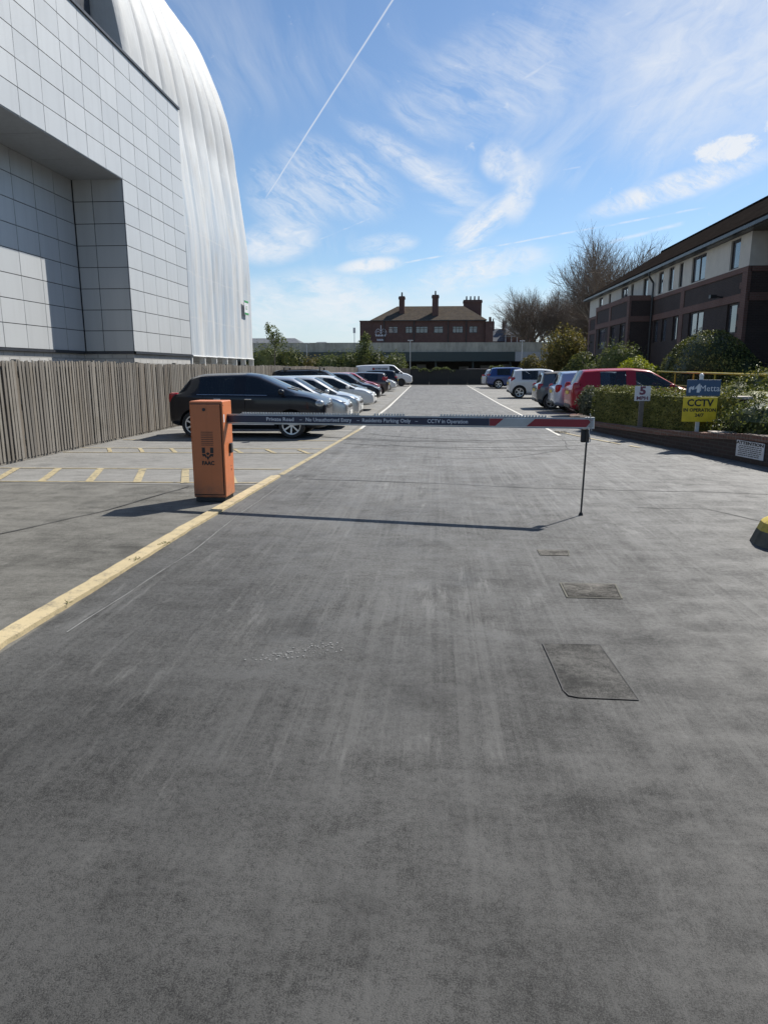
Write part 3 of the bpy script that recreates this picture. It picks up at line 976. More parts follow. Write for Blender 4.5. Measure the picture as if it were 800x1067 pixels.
# covers and a patch in the lane
def cover(name, pts, label, mat, frame=True):
    t = MB()
    c = Vector((sum(p[0] for p in pts) / len(pts), sum(p[1] for p in pts) / len(pts)))
    if frame:
        root = empty(name, label, 'manhole cover', (c.x, c.y, 0.0))
        f = MB()
        loc = [(p[0] - c.x, p[1] - c.y) for p in pts]
        for i in range(len(loc)):
            a, b = loc[i], loc[(i + 1) % len(loc)]
            f.poly([(a[0], a[1], 0.006), (b[0], b[1], 0.006), (b[0] * 0.93, b[1] * 0.93, 0.006), (a[0] * 0.93, a[1] * 0.93, 0.006)])
        f.build('cover_frame', M['kerb_dirty'], root)
        inn = [(x * 0.91, y * 0.91) for x, y in loc]
        t.prism(inn, -0.01, 0.005)
        t.build('plate', mat, root)
        return root
    t.poly([(p[0], p[1], 0.004) for p in pts])
    return t.build(name, mat)

cover('manhole_cover', [(1.02, 5.05), (1.44, 5.05), (1.48, 5.42), (1.03, 5.42)], 'worn rectangular iron cover sunk in the lane, the middle one of three', M['iron'])
cover('manhole_cover', [(1.0, 6.26), (1.27, 6.26), (1.30, 6.46), (1.0, 6.46)], 'small iron cover in the lane, the one nearest the barrier post', M['iron'])
pp = [(0.70, 4.13), (1.06, 4.14), (1.09, 3.40), (0.78, 3.41), (0.735, 3.43), (0.715, 3.50)][::-1]
pt = MB(); pt.poly([(x, y, 0.004) for x, y in pp])
struct(pt, 'asphalt_patch', M['patch'])
pe = MB(); ribbon([*pp, pp[0]], 0.007, 0.0065, pe, jitter=0.002, seed=12)
struct(pe, 'patch_joint', M['tar'])
dr = MB()
for k in range(6):
    dr.box(3.30 + k * 0.06, 3.33 + k * 0.06, 19.0, 19.45, -0.01, 0.008)
dr.box(3.28, 3.66, 18.95, 19.0, -0.01, 0.009); dr.box(3.28, 3.66, 19.45, 19.5, -0.01, 0.009)
tag(dr.build('drain_grate', M['iron']), 'iron drain grate beside the yellow edge line at the planter corner', 'drain')

# ------------------------------------------------------------------ fences
def pale_fence(label, a, b, h, seed, cat='fence', side=1, front=1):
    """weathered pales on three rails; a to b on the ground"""
    rn = random.Random(seed)
    a, b = Vector((*a, 0)), Vector((*b, 0))
    d = (b - a); Ln = d.length; d.normalize()
    n = Vector((-d.y, d.x, 0)) * side
    root = empty('pale_fence', label, cat, a)
    pal = MB()
    s = 0.0
    lean = 0.0
    while s < Ln:
        w = rn.uniform(0.062, 0.078)
        lean += rn.gauss(0, 0.004) - lean * 0.15
        hh = h + rn.gauss(0, 0.010) + 0.02 * math.sin(s * 0.7)
        off = rn.gauss(0, 0.006)
        tilt = lean + rn.gauss(0, 0.005)
        p0 = d * s + n * (0.012 + off)
        t = 0.018
        P = []
        for (u, z) in ((0, 0.05), (w, 0.05), (w, hh - rn.uniform(0, 0.02)), (0, hh - rn.uniform(0, 0.02))):
            q = p0 + d * (u + tilt * z) + Vector((0, 0, z)) + n * rn.gauss(0, 0.003)
            P.append(q)
        pal.extrude(P, n * t)
        s += w + rn.uniform(0.028, 0.048)
    pal.build('pales', M['timber'], root)
    back = MB()
    s = 0.03
    while s < Ln:
        w = rn.uniform(0.085, 0.095)
        hh = h - 0.04 + rn.gauss(0, 0.015)
        p0 = d * s - n * 0.088
        back.extrude([p0 + d * u + Vector((0, 0, z)) for u, z in ((0, 0.05), (w, 0.05), (w, hh), (0, hh))], n * 0.016)
        s += w + 0.012
    back.build('back_pales', M['timber'], root)
    for z in (0.38, 1.05, h - 0.20):
        r = MB()
        q = -n * 0.03
        r.extrude([q + Vector((0, 0, z)), q + d * Ln + Vector((0, 0, z)), q + d * Ln + Vector((0, 0, z + 0.09)), q + Vector((0, 0, z + 0.09))], n * 0.035)
        r.build('rail', M['timber'], root)
    g = MB()
    q = -n * 0.025
    g.extrude([q, q + d * Ln, q + d * Ln + Vector((0, 0, 0.14)), q + Vector((0, 0, 0.14))], n * 0.03)
    g.build('gravel_board', M['timber'], root)
    s = 0.6
    while s < Ln:
        pb = MB()
        pb.box(-0.05, 0.05, -0.05, 0.05, 0, h + 0.02)
        ang = math.atan2(d.y, d.x)
        o = pb.build('post', M['timber'], root, loc=d * s - n * 0.145, rot=(0, rn.gauss(0, 0.012), ang))
        s += 2.7
    return root

pale_fence('long weathered grey pale fence below the silver clad hall', (-7.74, 4.0), (-7.74, 76.9), 1.86, 21, side=-1)
pale_fence('weathered pale fence running across the end of the car park behind the white van', (-7.7, 77.0), (-2.75, 77.0), 1.80, 22, side=-1)

hd = empty('hoarding', 'low dark boarded wall closing the far end of the lane', 'wall', (0, 77.2, 0))
for i in range(7):
    b = MB(); x0 = -2.7 + i * 2.1
    b.box(x0, x0 + 2.085, 0, 0.08, 0, 1.66 + 0.02 * math.sin(i * 2.1))
    b.build('board_panel', M['hoarding'], hd)
b = MB(); b.box(3.4, 12.0, -0.02, 0.12, 1.69, 1.75); b.build('coping', M['stone'], hd)

# ------------------------------------------------------------------ the silver clad hall on the left
HX, RX = -13.0, -15.2
hall = empty('clad_hall', 'tall hall clad in silver grey panels with a deep shaded recess', 'hall', (-18, 25, 0))
HO = Vector((18, -25, 0))          # local = world + HO
def hl(mb):
    mb.v = [tuple(Vector(p) + HO) for p in mb.v]
    return mb
def panel_field(mb, plane, us, vs, skip=None, gap=0.014, thick=0.03, rn=None):
    """panels between the joints us x vs; plane maps (u, v, w) to a point, w outward"""
    for u0, u1 in zip(us[:-1], us[1:]):
        for v0, v1 in zip(vs[:-1], vs[1:]):
            if skip and skip((u0 + u1) / 2, (v0 + v1) / 2):
                continue
            t = [thick + rn.gauss(0, 0.0024) for _ in range(4)]
            a = [(u0 + gap, v0 + gap), (u1 - gap, v0 + gap), (u1 - gap, v1 - gap), (u0 + gap, v1 - gap)]
            top = [plane(u, v, w) for (u, v), w in zip(a, t)]
            bot = [plane(u, v, 0.0) for u, v in a]
            i = len(mb.v)
            mb.v += top + bot
            mb.f.append((i, i + 1, i + 2, i + 3)); mb.m.append(0)
            for k in range(4):
                l = (k + 1) % 4
                mb.f.append((i + k, i + 4 + k, i + 4 + l, i + l)); mb.m.append(0)
rp = random.Random(5)
ZB, ZL, ZT = 2.45, 9.41, 14.42
Y0, YR, YE = 4.0, 29.75, 36.9
us = [YR - 1.43 * k for k in range(18, 0, -1)] + [YR + 1.43 * k for k in range(6)]
vs = [ZB + 0.87 * k for k in range(9)] + [ZL + 0.835 * k for k in range(1, 7)]
YN = us[5]
pf = MB()
panel_field(pf, lambda u, v, w: (HX - 0.03 + w, u, v), us, vs, lambda u, v: YN < u < YR and v < ZL, rn=rp)
hl(pf).build('cladding', M['panel'], hall)
pb = MB()
panel_field(pb, lambda u, v, w: (RX - 0.03 + w, u, v), [YR - 0.02 - 1.43 * k for k in range(13, -1, -1)], vs[:9], rn=rp)
hl(pb).build('recess_back', M['panel'], hall)
pr = MB()
panel_field(pr, lambda u, v, w: (u, YR + 0.03 - w, v), [RX + 0.03, RX + 0.85, HX - 0.035], vs[:9], rn=rp)
hl(pr).build('recess_side', M['panel'], hall)
bk = MB()                                   # dark backing seen in the joints
bk.box(-24, HX - 0.032, YR + 0.032, YE, ZB, ZT - 0.02)
bk.box(-24, HX - 0.032, us[0], YR + 0.031, ZL + 0.03, ZT - 0.02)
bk.box(-24, HX - 0.032, us[0], YN, ZB, ZL + 0.03)
bk.box(-24, RX - 0.032, YN + 0.001, YR + 0.031, ZB, ZL + 0.029)
hl(bk).build('backing', M['joint'], hall)
so = MB()
for k in range(9):
    y1 = YR - 0.01 - k * 1.43 * 2
    y0 = max(YN, y1 - 2.84)
    if y1 - y0 > 0.1:
        so.box(RX + 0.02, HX - 0.02, y0, y1, ZL - 0.02, ZL + 0.026)
hl(so).build('soffit', M['soffit'], hall)
fl = MB()
fl.box(HX - 0.02, HX + 0.05, YR - 0.02, YE + 0.03, ZB - 0.10, ZB - 0.005)
fl.box(RX - 0.02, RX + 0.05, YN, YR - 0.02, ZB - 0.10, ZB - 0.005)
fl.box(RX - 0.02, HX + 0.05, YR - 0.02, YR + 0.03, ZB - 0.102, ZB - 0.007)
fl.box(HX - 0.4, HX + 0.07, us[0], YE + 0.05, ZT - 0.01, ZT + 0.09)
hl(fl).build('flashing', M['flash'], hall)
bw = MB()
bw.box(-24, HX - 0.06, YR + 0.04, YE - 0.02, 0, ZB - 0.105)
bw.box(-24, RX - 0.06, YN, YR + 0.039, 0, ZB - 0.105)
bw.box(-24, HX - 0.06, us[0], YN - 0.01, 0, ZB - 0.105)
hl(bw).build('block_base', M['block'], hall)
rf = MB(); rf.box(-24, HX - 0.42, us[0], YE, ZT - 0.015, ZT + 0.05)
hl(rf).build('roof', M['flash'], hall)

# ------------------------------------------------------------------ the sheeted dome behind it
dome = empty('sheeted_dome', 'tall dome wrapped in white plastic sheeting behind the silver hall', 'dome', (-30, 41, 0))
DO = Vector((30, -41, 0))
half = [(-13.0, 2.4), (-13.0, 5.5), (-13.02, 8.6), (-13.25, 11.2), (-13.58, 13.7), (-14.08, 17.0), (-14.5, 18.6), (-15.0, 20.0), (-15.8, 21.85), (-16.75, 23.2), (-18.0, 24.5), (-19.5, 25.6), (-22, 26.8), (-26, 27.8), (-30, 28.1)]
def resample(pts, k):
    out = []
    for i in range(len(pts) - 1):
        p0, p1, p2, p3 = (Vector(pts[max(0, i - 1)]), Vector(pts[i]), Vector(pts[i + 1]), Vector(pts[min(len(pts) - 1, i + 2)]))
        for j in range(k):
            t = j / k
            out.append(0.5 * ((2 * p1) + (p2 - p0) * t + (2 * p0 - 5 * p1 + 4 * p2 - p3) * t * t + (3 * p1 - p0 - 3 * p2 + p3) * t ** 3))
    out.append(Vector(pts[-1]))
    return out
prof = resample(half, 4)
prof = prof + [Vector((-60 - p.x, p.y)) for p in reversed(prof[:-1])]
nrm = []
for i in range(len(prof)):
    t = (prof[min(len(prof) - 1, i + 1)] - prof[max(0, i - 1)]).normalized()
    nrm.append(Vector((t.y, -t.x)))
ribY = [32.6, 34.8, 36.95, 39.05, 41.15, 43.3, 45.4, 47.5, 49.6]
def smooth_noise(a, b, s):
    return math.sin(a * 1.7 + s) * math.sin(b * 0.9 + s * 2.3) + 0.5 * math.sin(a * 3.9 + s * 1.3) * math.sin(b * 2.3 + s)
for k, (ya, yb) in enumerate(zip(ribY[:-1], ribY[1:])):
    s = MB()
    nu = 12
    np_ = len(prof)
    for i, p in enumerate(prof):
        for j in range(nu + 1):
            t = j / nu
            z = p.y
            # tight and creased low down, pillowed high up
            amp = 0.03 + 0.26 * max(0.0, min(1.0, (z - 11.5) / 4))
            bulge = amp * (math.sin(math.pi * t) ** 0.6)
            fold = 0.012 * smooth_noise(z * 0.9, t * 9, k * 1.9) * math.sin(math.pi * t)
            kink = 0.10 * math.exp(-((z - 14.6 - 0.5 * math.sin(k * 2.2)) / 0.55) ** 2) * math.sin(math.pi * t)
            q = Vector((p.x, 0, p.y)) + Vector((nrm[i].x, 0, nrm[i].y)) * (bulge + fold - kink)
            if k < 2 and z < 14.7 and q.x > -30:
                q.x = min(q.x, HX - 0.5 + (0.5 if (k == 1 and j == nu) else 0))
            s.v.append((q.x + DO.x, ya + (yb - ya) * t + DO.y, q.z))
    for i in range(np_ - 1):
        for j in range(nu):
            a = i * (nu + 1) + j
            s.f.append((a, a + 1, a + nu + 2, a + nu + 1)); s.m.append(0)
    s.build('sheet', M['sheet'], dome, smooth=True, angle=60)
for ye in (ribY[0], ribY[-1]):
    e = MB()
    e.poly([(p.x + DO.x, ye + DO.y, p.y) for p in prof])
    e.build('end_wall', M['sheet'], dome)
for k, y in enumerate(ribY):
    if k < 2:
        continue
    leg = MB()
    leg.box(HX + DO.x - 0.30, HX + DO.x + 0.02, y + DO.y - 0.05, y + DO.y + 0.05, 0, 2.44)
    leg.build('leg', M['white_metal'], dome)
    if k < len(ribY) - 1:
        hem = MB()
        hem.tube((HX + DO.x + 0.05, y + DO.y, 2.4), (HX + DO.x + 0.05, ribY[k + 1] + DO.y, 2.38), 0.04, n=6)
        hem.build('hem_pole', M['white_metal'], dome)
lw = MB()
lw.box(HX - 1.7 + DO.x, HX - 1.4 + DO.x, ribY[0] + DO.y, ribY[-1] + DO.y, 0, 2.6)
lw.build('plinth_wall', M['block'], dome)
ns = empty('banner', 'small white banner with green bars hung low on the dome sheeting', 'banner', (HX + 0.20, 47.6, 5.75))
b = MB(); b.box(-0.02, 0.01, -0.50, 0.50, -0.46, 0.46); b.build('sheet', M['sign_white'], ns)
for z0 in (-0.44, 0.34):
    b = MB(); b.box(0.012, 0.02, -0.48, 0.48, z0, z0 + 0.12); b.build('green_bar', M['sign_green'], ns)
text_mesh('lettering', 'LC', 0.34, M['sign_green'], ns, (0.018, 0, 0), (R(90), 0, R(90)))

# a dark stair tower end and scaffold seen between hall and dome
st = MB()
st.box(-24, -15.0, 30.0, 32.3, ZT, 20.0)
st.box(-15.4, -14.9, 29.9, 32.35, 19.9, 20.1)
hs = st.v[:]; st.v = [tuple(Vector(p) + HO) for p in hs]
st.build('roof_housing', M['flash'], hall)

# ------------------------------------------------------------------ the brick residential block on the right
BX = 11.2
blk = empty('residential_block', 'two storey dark brick block with cream upper walls and tiled roof', 'building', (16, 40, 0))
BO = Vector((-16, -40, 0))
def bl(mb):
    mb.v = [tuple(Vector(p) + BO) for p in mb.v]
    return mb
def pierced(mb, mp, u0, u1, v0, v1, holes, depth, m=0, mr=None):
    """a wall face with real openings and reveals; mp maps (u, v, w), w inward"""
    U = sorted({u0, u1, *[h[0] for h in holes], *[h[1] for h in holes]})
    V = sorted({v0, v1, *[h[2] for h in holes], *[h[3] for h in holes]})
    for a, b in zip(U[:-1], U[1:]):
        for c, d in zip(V[:-1], V[1:]):
            cu, cv = (a + b) / 2, (c + d) / 2
            if any(h[0] < cu < h[1] and h[2] < cv < h[3] for h in holes):
                continue
            mb.poly([mp(a, c, 0), mp(b, c, 0), mp(b, d, 0), mp(a, d, 0)], m)
    mr = m if mr is None else mr
    for a, b, c, d in holes:
        mb.poly([mp(a, c, 0), mp(a, c, depth), mp(a, d, depth), mp(a, d, 0)], mr)
        mb.poly([mp(b, c, 0), mp(b, d, 0), mp(b, d, depth), mp(b, c, depth)], mr)
        mb.poly([mp(a, d, 0), mp(a, d, depth), mp(b, d, depth), mp(b, d, 0)], mr)
        mb.poly([mp(a, c, 0), mp(b, c, 0), mp(b, c, depth), mp(a, c, depth)], mr)
def window(parent, X, hole, off, depth, lights=2, frame=None, pane=None, blind=0.0, nx=-1):
    """frame set back in its opening, pane behind it; wall faces nx along X"""
    y0, y1, z0, z1 = hole
    f = MB(); w = 0.055
    xa, xb = (X - nx * depth, X - nx * (depth - 0.06)) if nx < 0 else (X - depth, X - depth + 0.06)
    xa, xb = min(xa, xb), max(xa, xb)
    f.box(xa, xb, y0, y1, z0, z0 + w); f.box(xa, xb, y0, y1, z1 - w, z1)
    f.box(xa, xb, y0, y0 + w, z0 + w, z1 - w); f.box(xa, xb, y1 - w, y1, z0 + w, z1 - w)
    for k in range(1, lights):
        yc = y0 + (y1 - y0) * k / lights
        f.box(xa + 0.004, xb - 0.004, yc - 0.035, yc + 0.035, z0 + w, z1 - w)
    f.v = [tuple(Vector(p) + off) for p in f.v]
    fo = f.build('window', frame or M['frame_dark'], parent)
    p = MB(); xm = (xa + xb) / 2
    p.poly([(xm, y0 + w, z0 + w), (xm, y0 + w, z1 - w), (xm, y1 - w, z1 - w), (xm, y1 - w, z0 + w)][::(1 if nx < 0 else -1)])
    p.v = [tuple(Vector(q) + off) for q in p.v]
    p.build('pane', pane or M['pane'], fo)
    return fo

ZS, ZE = 5.33, 6.62
up_h = [(27.75, 28.60), (31.05, 32.65), (33.75, 34.25), (35.0, 35.7), (36.55, 37.3), (39.05, 39.9), (41.75, 42.3), (42.95, 44.4), (46.9, 47.5), (49.1, 50.2)]
up = [(a, b, ZS + 0.06, ZE - 0.16) for a, b in up_h]
gl_h = [(27.5, 28.4), (30.8, 32.5), (33.95, 34.6), (35.5, 36.2), (36.8, 37.5), (48.4, 50.1)]
gl = [(a, b, 3.02, 4.12) for a, b in gl_h]
YA, YB = 26.85, 53.0
mp = lambda u, v, w: (BX + w, u, v)
w1 = MB(); pierced(w1, mp, YA, YB, 0, ZS, gl, 0.16)
w1.poly([(BX, YA, 0), (BX + 2.1, YA, 0), (BX + 2.1, YA, ZS), (BX, YA, ZS)][::-1])
w1.poly([(BX, YB, 0), (BX + 10, YB, 0), (BX + 10, YB, ZS), (BX, YB, ZS)])
bl(w1).build('brick_wall', M['brick_dark'], blk)
w2 = MB(); pierced(w2, mp, YA, YB, ZS, ZE, up, 0.16)
w2.poly([(BX, YA, ZS), (BX + 2.1, YA, ZS), (BX + 2.1, YA, ZE), (BX, YA, ZE)][::-1])
w2.poly([(BX, YB, ZS), (BX + 10, YB, ZS), (BX + 10, YB, ZE), (BX + 5, YB, ZE + 2.95), (BX, YB, ZE)])
bl(w2).build('rendered_wall', M['render'], blk)
# the set-back stretch nearer than the quoined corner
sb = MB()
BX2 = BX + 2.1
mp2 = lambda u, v, w: (BX2 + w, u, v)
gl2 = [(24.2, 25.6, 3.02, 4.12), (20.5, 22.0, 3.02, 4.12), (16.5, 18, 3.02, 4.12)]
up2 = [(24.2, 25.6, ZS + 0.06, ZE - 0.16), (20.5, 22.0, ZS + 0.06, ZE - 0.16), (16.5, 18, ZS + 0.06, ZE - 0.16)]
pierced(sb, mp2, 12, YA, 0, ZS, gl2, 0.16)
sb.poly([(BX2, 12, 0), (BX2 + 8, 12, 0), (BX2 + 8, 12, ZS), (BX2, 12, ZS)][::-1])
bl(sb).build('brick_wall', M['brick_dark'], blk)
sr = MB(); pierced(sr, mp2, 12, YA, ZS, ZE, up2, 0.16)
sr.poly([(BX2, 12, ZS), (BX2 + 8, 12, ZS), (BX2 + 8, 12, ZE), (BX + 5, 12, ZE + 2.95), (BX2, 12, ZE)][::-1])
bl(sr).build('rendered_wall', M['render'], blk)
for k, h in enumerate(up + gl):
    window(blk, BX, h, BO, 0.12, 2 if h[1] - h[0] > 1.2 else 1)
for h in up2 + gl2:
    window(blk, BX2, h, BO, 0.12, 2)
# red brick bands, pilasters and quoins stand a little proud
pj = 0.035
def band(*boxes, name='brick_band'):
    bd = MB()
    for q in boxes:
        bd.box(*q)
    bl(bd).build(name, M['brick_red'], blk)
for za, zb in ((5.15, ZS + 0.01), (4.14, 4.42)):
    band((BX - pj, BX + 0.1, YA - pj, 37.9, za, zb), (BX - pj + 0.1, BX2, YA - pj, YA - pj + 0.1, za, zb))
    band((BX - pj, BX + 0.1, 45.9, YB, za, zb))
for k, (ya, yb) in enumerate(((YA - pj + 0.002, 27.25), (33.25, 33.7), (47.9, 48.25), (52.5, YB - 0.01))):
    q = [(BX - pj + 0.003, BX + 0.1, ya, yb, 0, 4.138), (BX - pj + 0.003, BX + 0.1, ya, yb, 4.422, 5.148)]
    if k == 0:                            # toothed quoins
        for j in range(12):
            z0 = 0.1 + j * 0.45
            if z0 + 0.22 < 5.12:
                q.append((BX - pj + 0.004, BX + 0.1, 27.245, 27.42, z0, z0 + 0.22))
    band(*q, name='brick_pilaster')
# projecting bay
VX, VA, VB, VZ = 10.1, 38.2, 45.8, 5.36
bay = empty('porch_bay', None, None)
bay.parent = blk
bay.location = (VX + BO.x, 42 + BO.y, 0)
OV = Vector((-VX, -42, 0))
vg = [(39.0, 39.9, 2.9, 4.1), (41.0, 41.9, 2.9, 4.1), (43.2, 44.9, 2.9, 4.1)]
v = MB(); pierced(v, lambda a, b, w: (VX + w, a, b), VA, VB, 0, VZ, vg, 0.16)
v.poly([(VX, VA, 0), (BX, VA, 0), (BX, VA, VZ), (VX, VA, VZ)][::-1])
v.poly([(VX, VB, 0), (BX, VB, 0), (BX, VB, VZ), (VX, VB, VZ)])
v.poly([(VX, VA, VZ), (BX, VA, VZ), (BX, VB, VZ), (VX, VB, VZ)])
v.v = [tuple(Vector(p) + OV) for p in v.v]; v.build('bay_wall', M['brick_dark'], bay)
v = MB()
for za, zb in ((5.20, VZ + 0.10), (4.14, 4.42)):
    v.box(VX - pj, VX + 0.08, VA - pj, VB + pj, za, zb)
    v.box(VX + 0.081, BX - 0.04, VA - pj, VA - pj + 0.08, za, zb)
for ya, yb in ((VA - pj + 0.003, VA + 0.35), (42.0, 42.4), (VB - 0.3, VB)):
    v.box(VX - pj + 0.003, VX + 0.08, ya, yb, 0, 4.138); v.box(VX - pj + 0.003, VX + 0.08, ya, yb, 4.422, 5.198)
v.v = [tuple(Vector(p) + OV) for p in v.v]; v.build('bay_bands', M['brick_red'], bay)
for h in vg:
    fo = window(bay, VX, h, OV, 0.12, 1)
# roof
ex, ez, rx_, rz_ = BX - 0.30, ZE + 0.02, BX + 5.0, ZE + 0.02 + 5.30 * 0.60
ro = MB()
tk = 0.14
for x0, x1 in ((ex, rx_), (2 * rx_ - ex, rx_)):
    for y0, y1 in ((11.6, YB + 0.5),):
        a = [(x0, y0, ez), (x0, y1, ez), (x1, y1, rz_), (x1, y0, rz_)]
        ro.extrude(a if x0 < x1 else a[::-1], (0, 0, tk))
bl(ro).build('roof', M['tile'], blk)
rdg = MB()
for k in range(90):
    y0 = 11.7 + k * 0.465
    rdg.tube((rx_, y0, rz_ + tk - 0.02), (rx_, y0 + 0.455, rz_ + tk - 0.02), 0.12, 0.125, 8)
bl(rdg).build('ridge_tiles', M['tile'], blk)
gt = MB()
gt.box(ex - 0.10, ex + 0.01, 11.6, YB + 0.5, ez - 0.10, ez + 0.02)
gt.box(ex, BX + 0.02, YA, YB + 0.3, ez - 0.12, ez - 0.02)
gt.box(ex, BX2, 11.8, YA - 0.002, ez - 0.12, ez - 0.02)
bl(gt).build('gutter', M['gutter'], blk)
for y in (37.75,):
    dp = MB()
    dp.path([(ex - 0.04, y, ez - 0.08), (ex - 0.04, y, ez - 0.30), (BX - 0.10, y, ez - 0.62), (BX - 0.10, y, 0)], 0.05)
    bl(dp).build('downpipe', M['gutter'], blk)
fr = MB(); fr.tube((BX - 0.35, 29.0, 4.50), (BX, 29.0, 4.46), 0.03); fr.box(BX - 0.48, BX - 0.24, 28.9, 29.1, 4.42, 4.55)
bl(fr).build('floodlight', M['gutter'], blk)

blk.scale = (1.25, 1.25, 1.25)
blk.location = (20.0, 50.0, -0.425)

# ------------------------------------------------------------------ the far side: long shed, pub, houses
shed = empty('long_shed', 'long low station building with concrete roof band and green fascia', 'building', (0, 95, 0))
b = MB(); b.extrude([(-32, 0, 3.95), (-32, 0.3, 5.20), (-32, 9, 5.45), (-32, 9, 3.9)], (64, 0, 0)); b.build('roof', M['concrete'], shed)
b = MB(); b.box(-32, 10.6, -0.35, 0.1, 2.72, 3.94); b.build('fascia', M['fascia_green'], shed)
b = MB(); b.box(10.62, 32, -0.35, 0.1, 2.72, 3.94); b.build('end_fascia', M['fascia_white'], shed)
b = MB(); b.box(-32, 32, 8.4, 8.8, 0, 3.9); b.box(-32, 32, 0.2, 8.4, 3.6, 3.8); b.build('back_wall', M['dark_inside'], shed)
for k in range(13):
    b = MB(); b.box(-30 + k * 5, -29.8 + k * 5, 0.2, 0.4, 0, 3.6); b.build('post', M['fascia_green'], shed)
for x in (-4.0, 1.2, 6.4, 12.0, 17.0):
    b = MB(); b.box(x, x + 2.6, 3.0, 3.25, 2.75, 2.86); b.build('light_fitting', M['white_metal'], shed)
b = MB()
for k in range(10):
    b.box(-12 + k * 3.1, -10.6 + k * 3.1, 7.9, 8.3, 0.8 + 0.2 * (k % 3), 1.9 + 0.15 * (k % 4))
b.build('counter', M['fascia_white'], shed)

sail = MB()
pts = [(-6.45, 88, 3.35), (-5.05, 88, 3.42), (-5.05, 88, 1.2), (-5.35, 88, 1.2)]
for k in range(1, 8):
    t = k / 8
    pts.append((-5.35 - 1.1 * (1 - math.cos(t * math.pi / 2)), 88, 1.2 + 2.1 * math.sin(t * math.pi / 2)))
sail.extrude(pts, (0, 0.25, 0))
tag(sail.build('curved_fin', M['fascia_white']), 'pale grey curved metal fin standing before the green fascia', 'shelter fin')

pub = empty('brick_pub', 'dark red brick pub with hipped roof and tall chimneys beyond the station', 'pub', (-2, 130, 0))
PO = Vector((2, -130, 0))
def pl(mb):
    mb.v = [tuple(Vector(p) + PO) for p in mb.v]
    return mb
pw = [(-11.3, -9.9), (-8.6, -6.9), (-5.5, -4.2), (-3.6, -1.4), (-0.3, 1.4), (3.1, 5.0), (6.1, 7.6)]
pwh = [(a, b, 8.15, 9.35) for a, b in pw[1:]]
lowh = [(a - 0.2, b + 0.2, 4.2, 6.0) for a, b in pw[1:]]
mpp = lambda u, v, w: (u, 130 + w, v)
b = MB(); pierced(b, mpp, -11.6, 9.0, 0, 10.45, pwh + lowh, 0.18)
b.poly([(9.0, 130, 0), (9.0, 141, 0), (9.0, 141, 10.45), (9.0, 130, 10.45)])
b.poly([(-11.6, 130, 0), (-11.6, 141, 0), (-11.6, 141, 10.45), (-11.6, 130, 10.45)][::-1])
pl(b).build('wall', M['brick_far'], pub)
b = MB(); b.box(-13.9, -11.62, 130.25, 140, 0, 10.25); b.box(-14.0, -11.61, 130.15, 140.1, 10.252, 10.42)
pl(b).build('flat_wing', M['brick_far'], pub)
b = MB(); b.box(9.02, 10.4, 129.4, 140, 0, 10.0); b.box(8.95, 10.5, 129.3, 140.1, 10.0, 10.15); b.box(9.6, 10.0, 129.5, 129.9, 10.15, 10.9)
pl(b).build('end_wing', M['brick_far'], pub)
b = MB()
e0, e1, f0, f1, zz0, zz1 = -11.95, 9.3, 129.6, 141.5, 10.43, 13.35
r0, r1, ry = -7.3, 5.2, 135.5
b.poly([(e0, f0, zz0), (e1, f0, zz0), (r1, ry, zz1), (r0, ry, zz1)])
b.poly([(e1, f1, zz0), (e0, f1, zz0), (r0, ry, zz1), (r1, ry, zz1)])
b.poly([(e0, f1, zz0), (e0, f0, zz0), (r0, ry, zz1)])
b.poly([(e1, f0, zz0), (e1, f1, zz0), (r1, ry, zz1)])
b.poly([(e0, f0, zz0 - 0.01), (e0, f1, zz0 - 0.01), (e1, f1, zz0 - 0.01), (e1, f0, zz0 - 0.01)])
rfo = pl(b).build('roof', M['tile_far'], pub)
def chimney(x, y, w, d, z0, z1, pots):
    c = MB(); c.box(x - w / 2, x + w / 2, y - d / 2, y + d / 2, z0, z1 - 0.5)
    c.box(x - w / 2 - 0.12, x + w / 2 + 0.12, y - d / 2 - 0.12, y + d / 2 + 0.12, z1 - 0.5, z1 - 0.15)
    c.box(x - w / 2 - 0.04, x + w / 2 + 0.04, y - d / 2 - 0.04, y + d / 2 + 0.04, z1 - 0.149, z1)
    ch = pl(c).build('chimney', M['brick_far'], pub)
    for k in range(pots):
        xx = x + (k - (pots - 1) / 2) * (w / max(1, pots)) * 0.9
        q = MB(); q.tube((xx, y, z1), (xx, y, z1 + 0.75), 0.16, 0.13, 8)
        pl(q).build('chimney_pot', M['gutter'], ch)
chimney(-6.3, 133.0, 1.0, 1.3, 10.8, 14.9, 1)
chimney(-0.1, 132.0, 1.15, 1.4, 10.6, 15.0, 1)
chimney(7.0, 138.0, 3.4, 2.2, 10.5, 14.6, 4)
for h in pwh + lowh:
    f = MB(); u0, u1, v0, v1 = h; yy = 130.10
    for q in ((u0, u1, v0, v0 + 0.09), (u0, u1, v1 - 0.09, v1)):
        f.box(q[0], q[1], yy, yy + 0.06, q[2], q[3])
    n = max(2, round((u1 - u0) / 0.7))
    for k in range(n + 1):
        uc = u0 + 0.04 + (u1 - u0 - 0.08) * k / n
        f.box(uc - 0.045, uc + 0.045, yy + 0.002, yy + 0.058, v0 + 0.09, v1 - 0.09)
    f.box(u0 + 0.09, u1 - 0.09, yy + 0.004, yy + 0.05, v0 + (v1 - v0) * 0.66, v0 + (v1 - v0) * 0.66 + 0.07)
    fo = pl(f).build('window', M['frame_dark'], pub)
    q = MB(); q.poly([(u0, yy + 0.04, v0), (u1, yy + 0.04, v0), (u1, yy + 0.04, v1), (u0, yy + 0.04, v1)])
    pl(q).build('pane', M['pane'], fo)
b = MB()
for x in (-9.4, -3.9, 2.3, 5.6):
    b.tube((x, 129.9, 0), (x, 129.9, 10.3), 0.09, n=6)
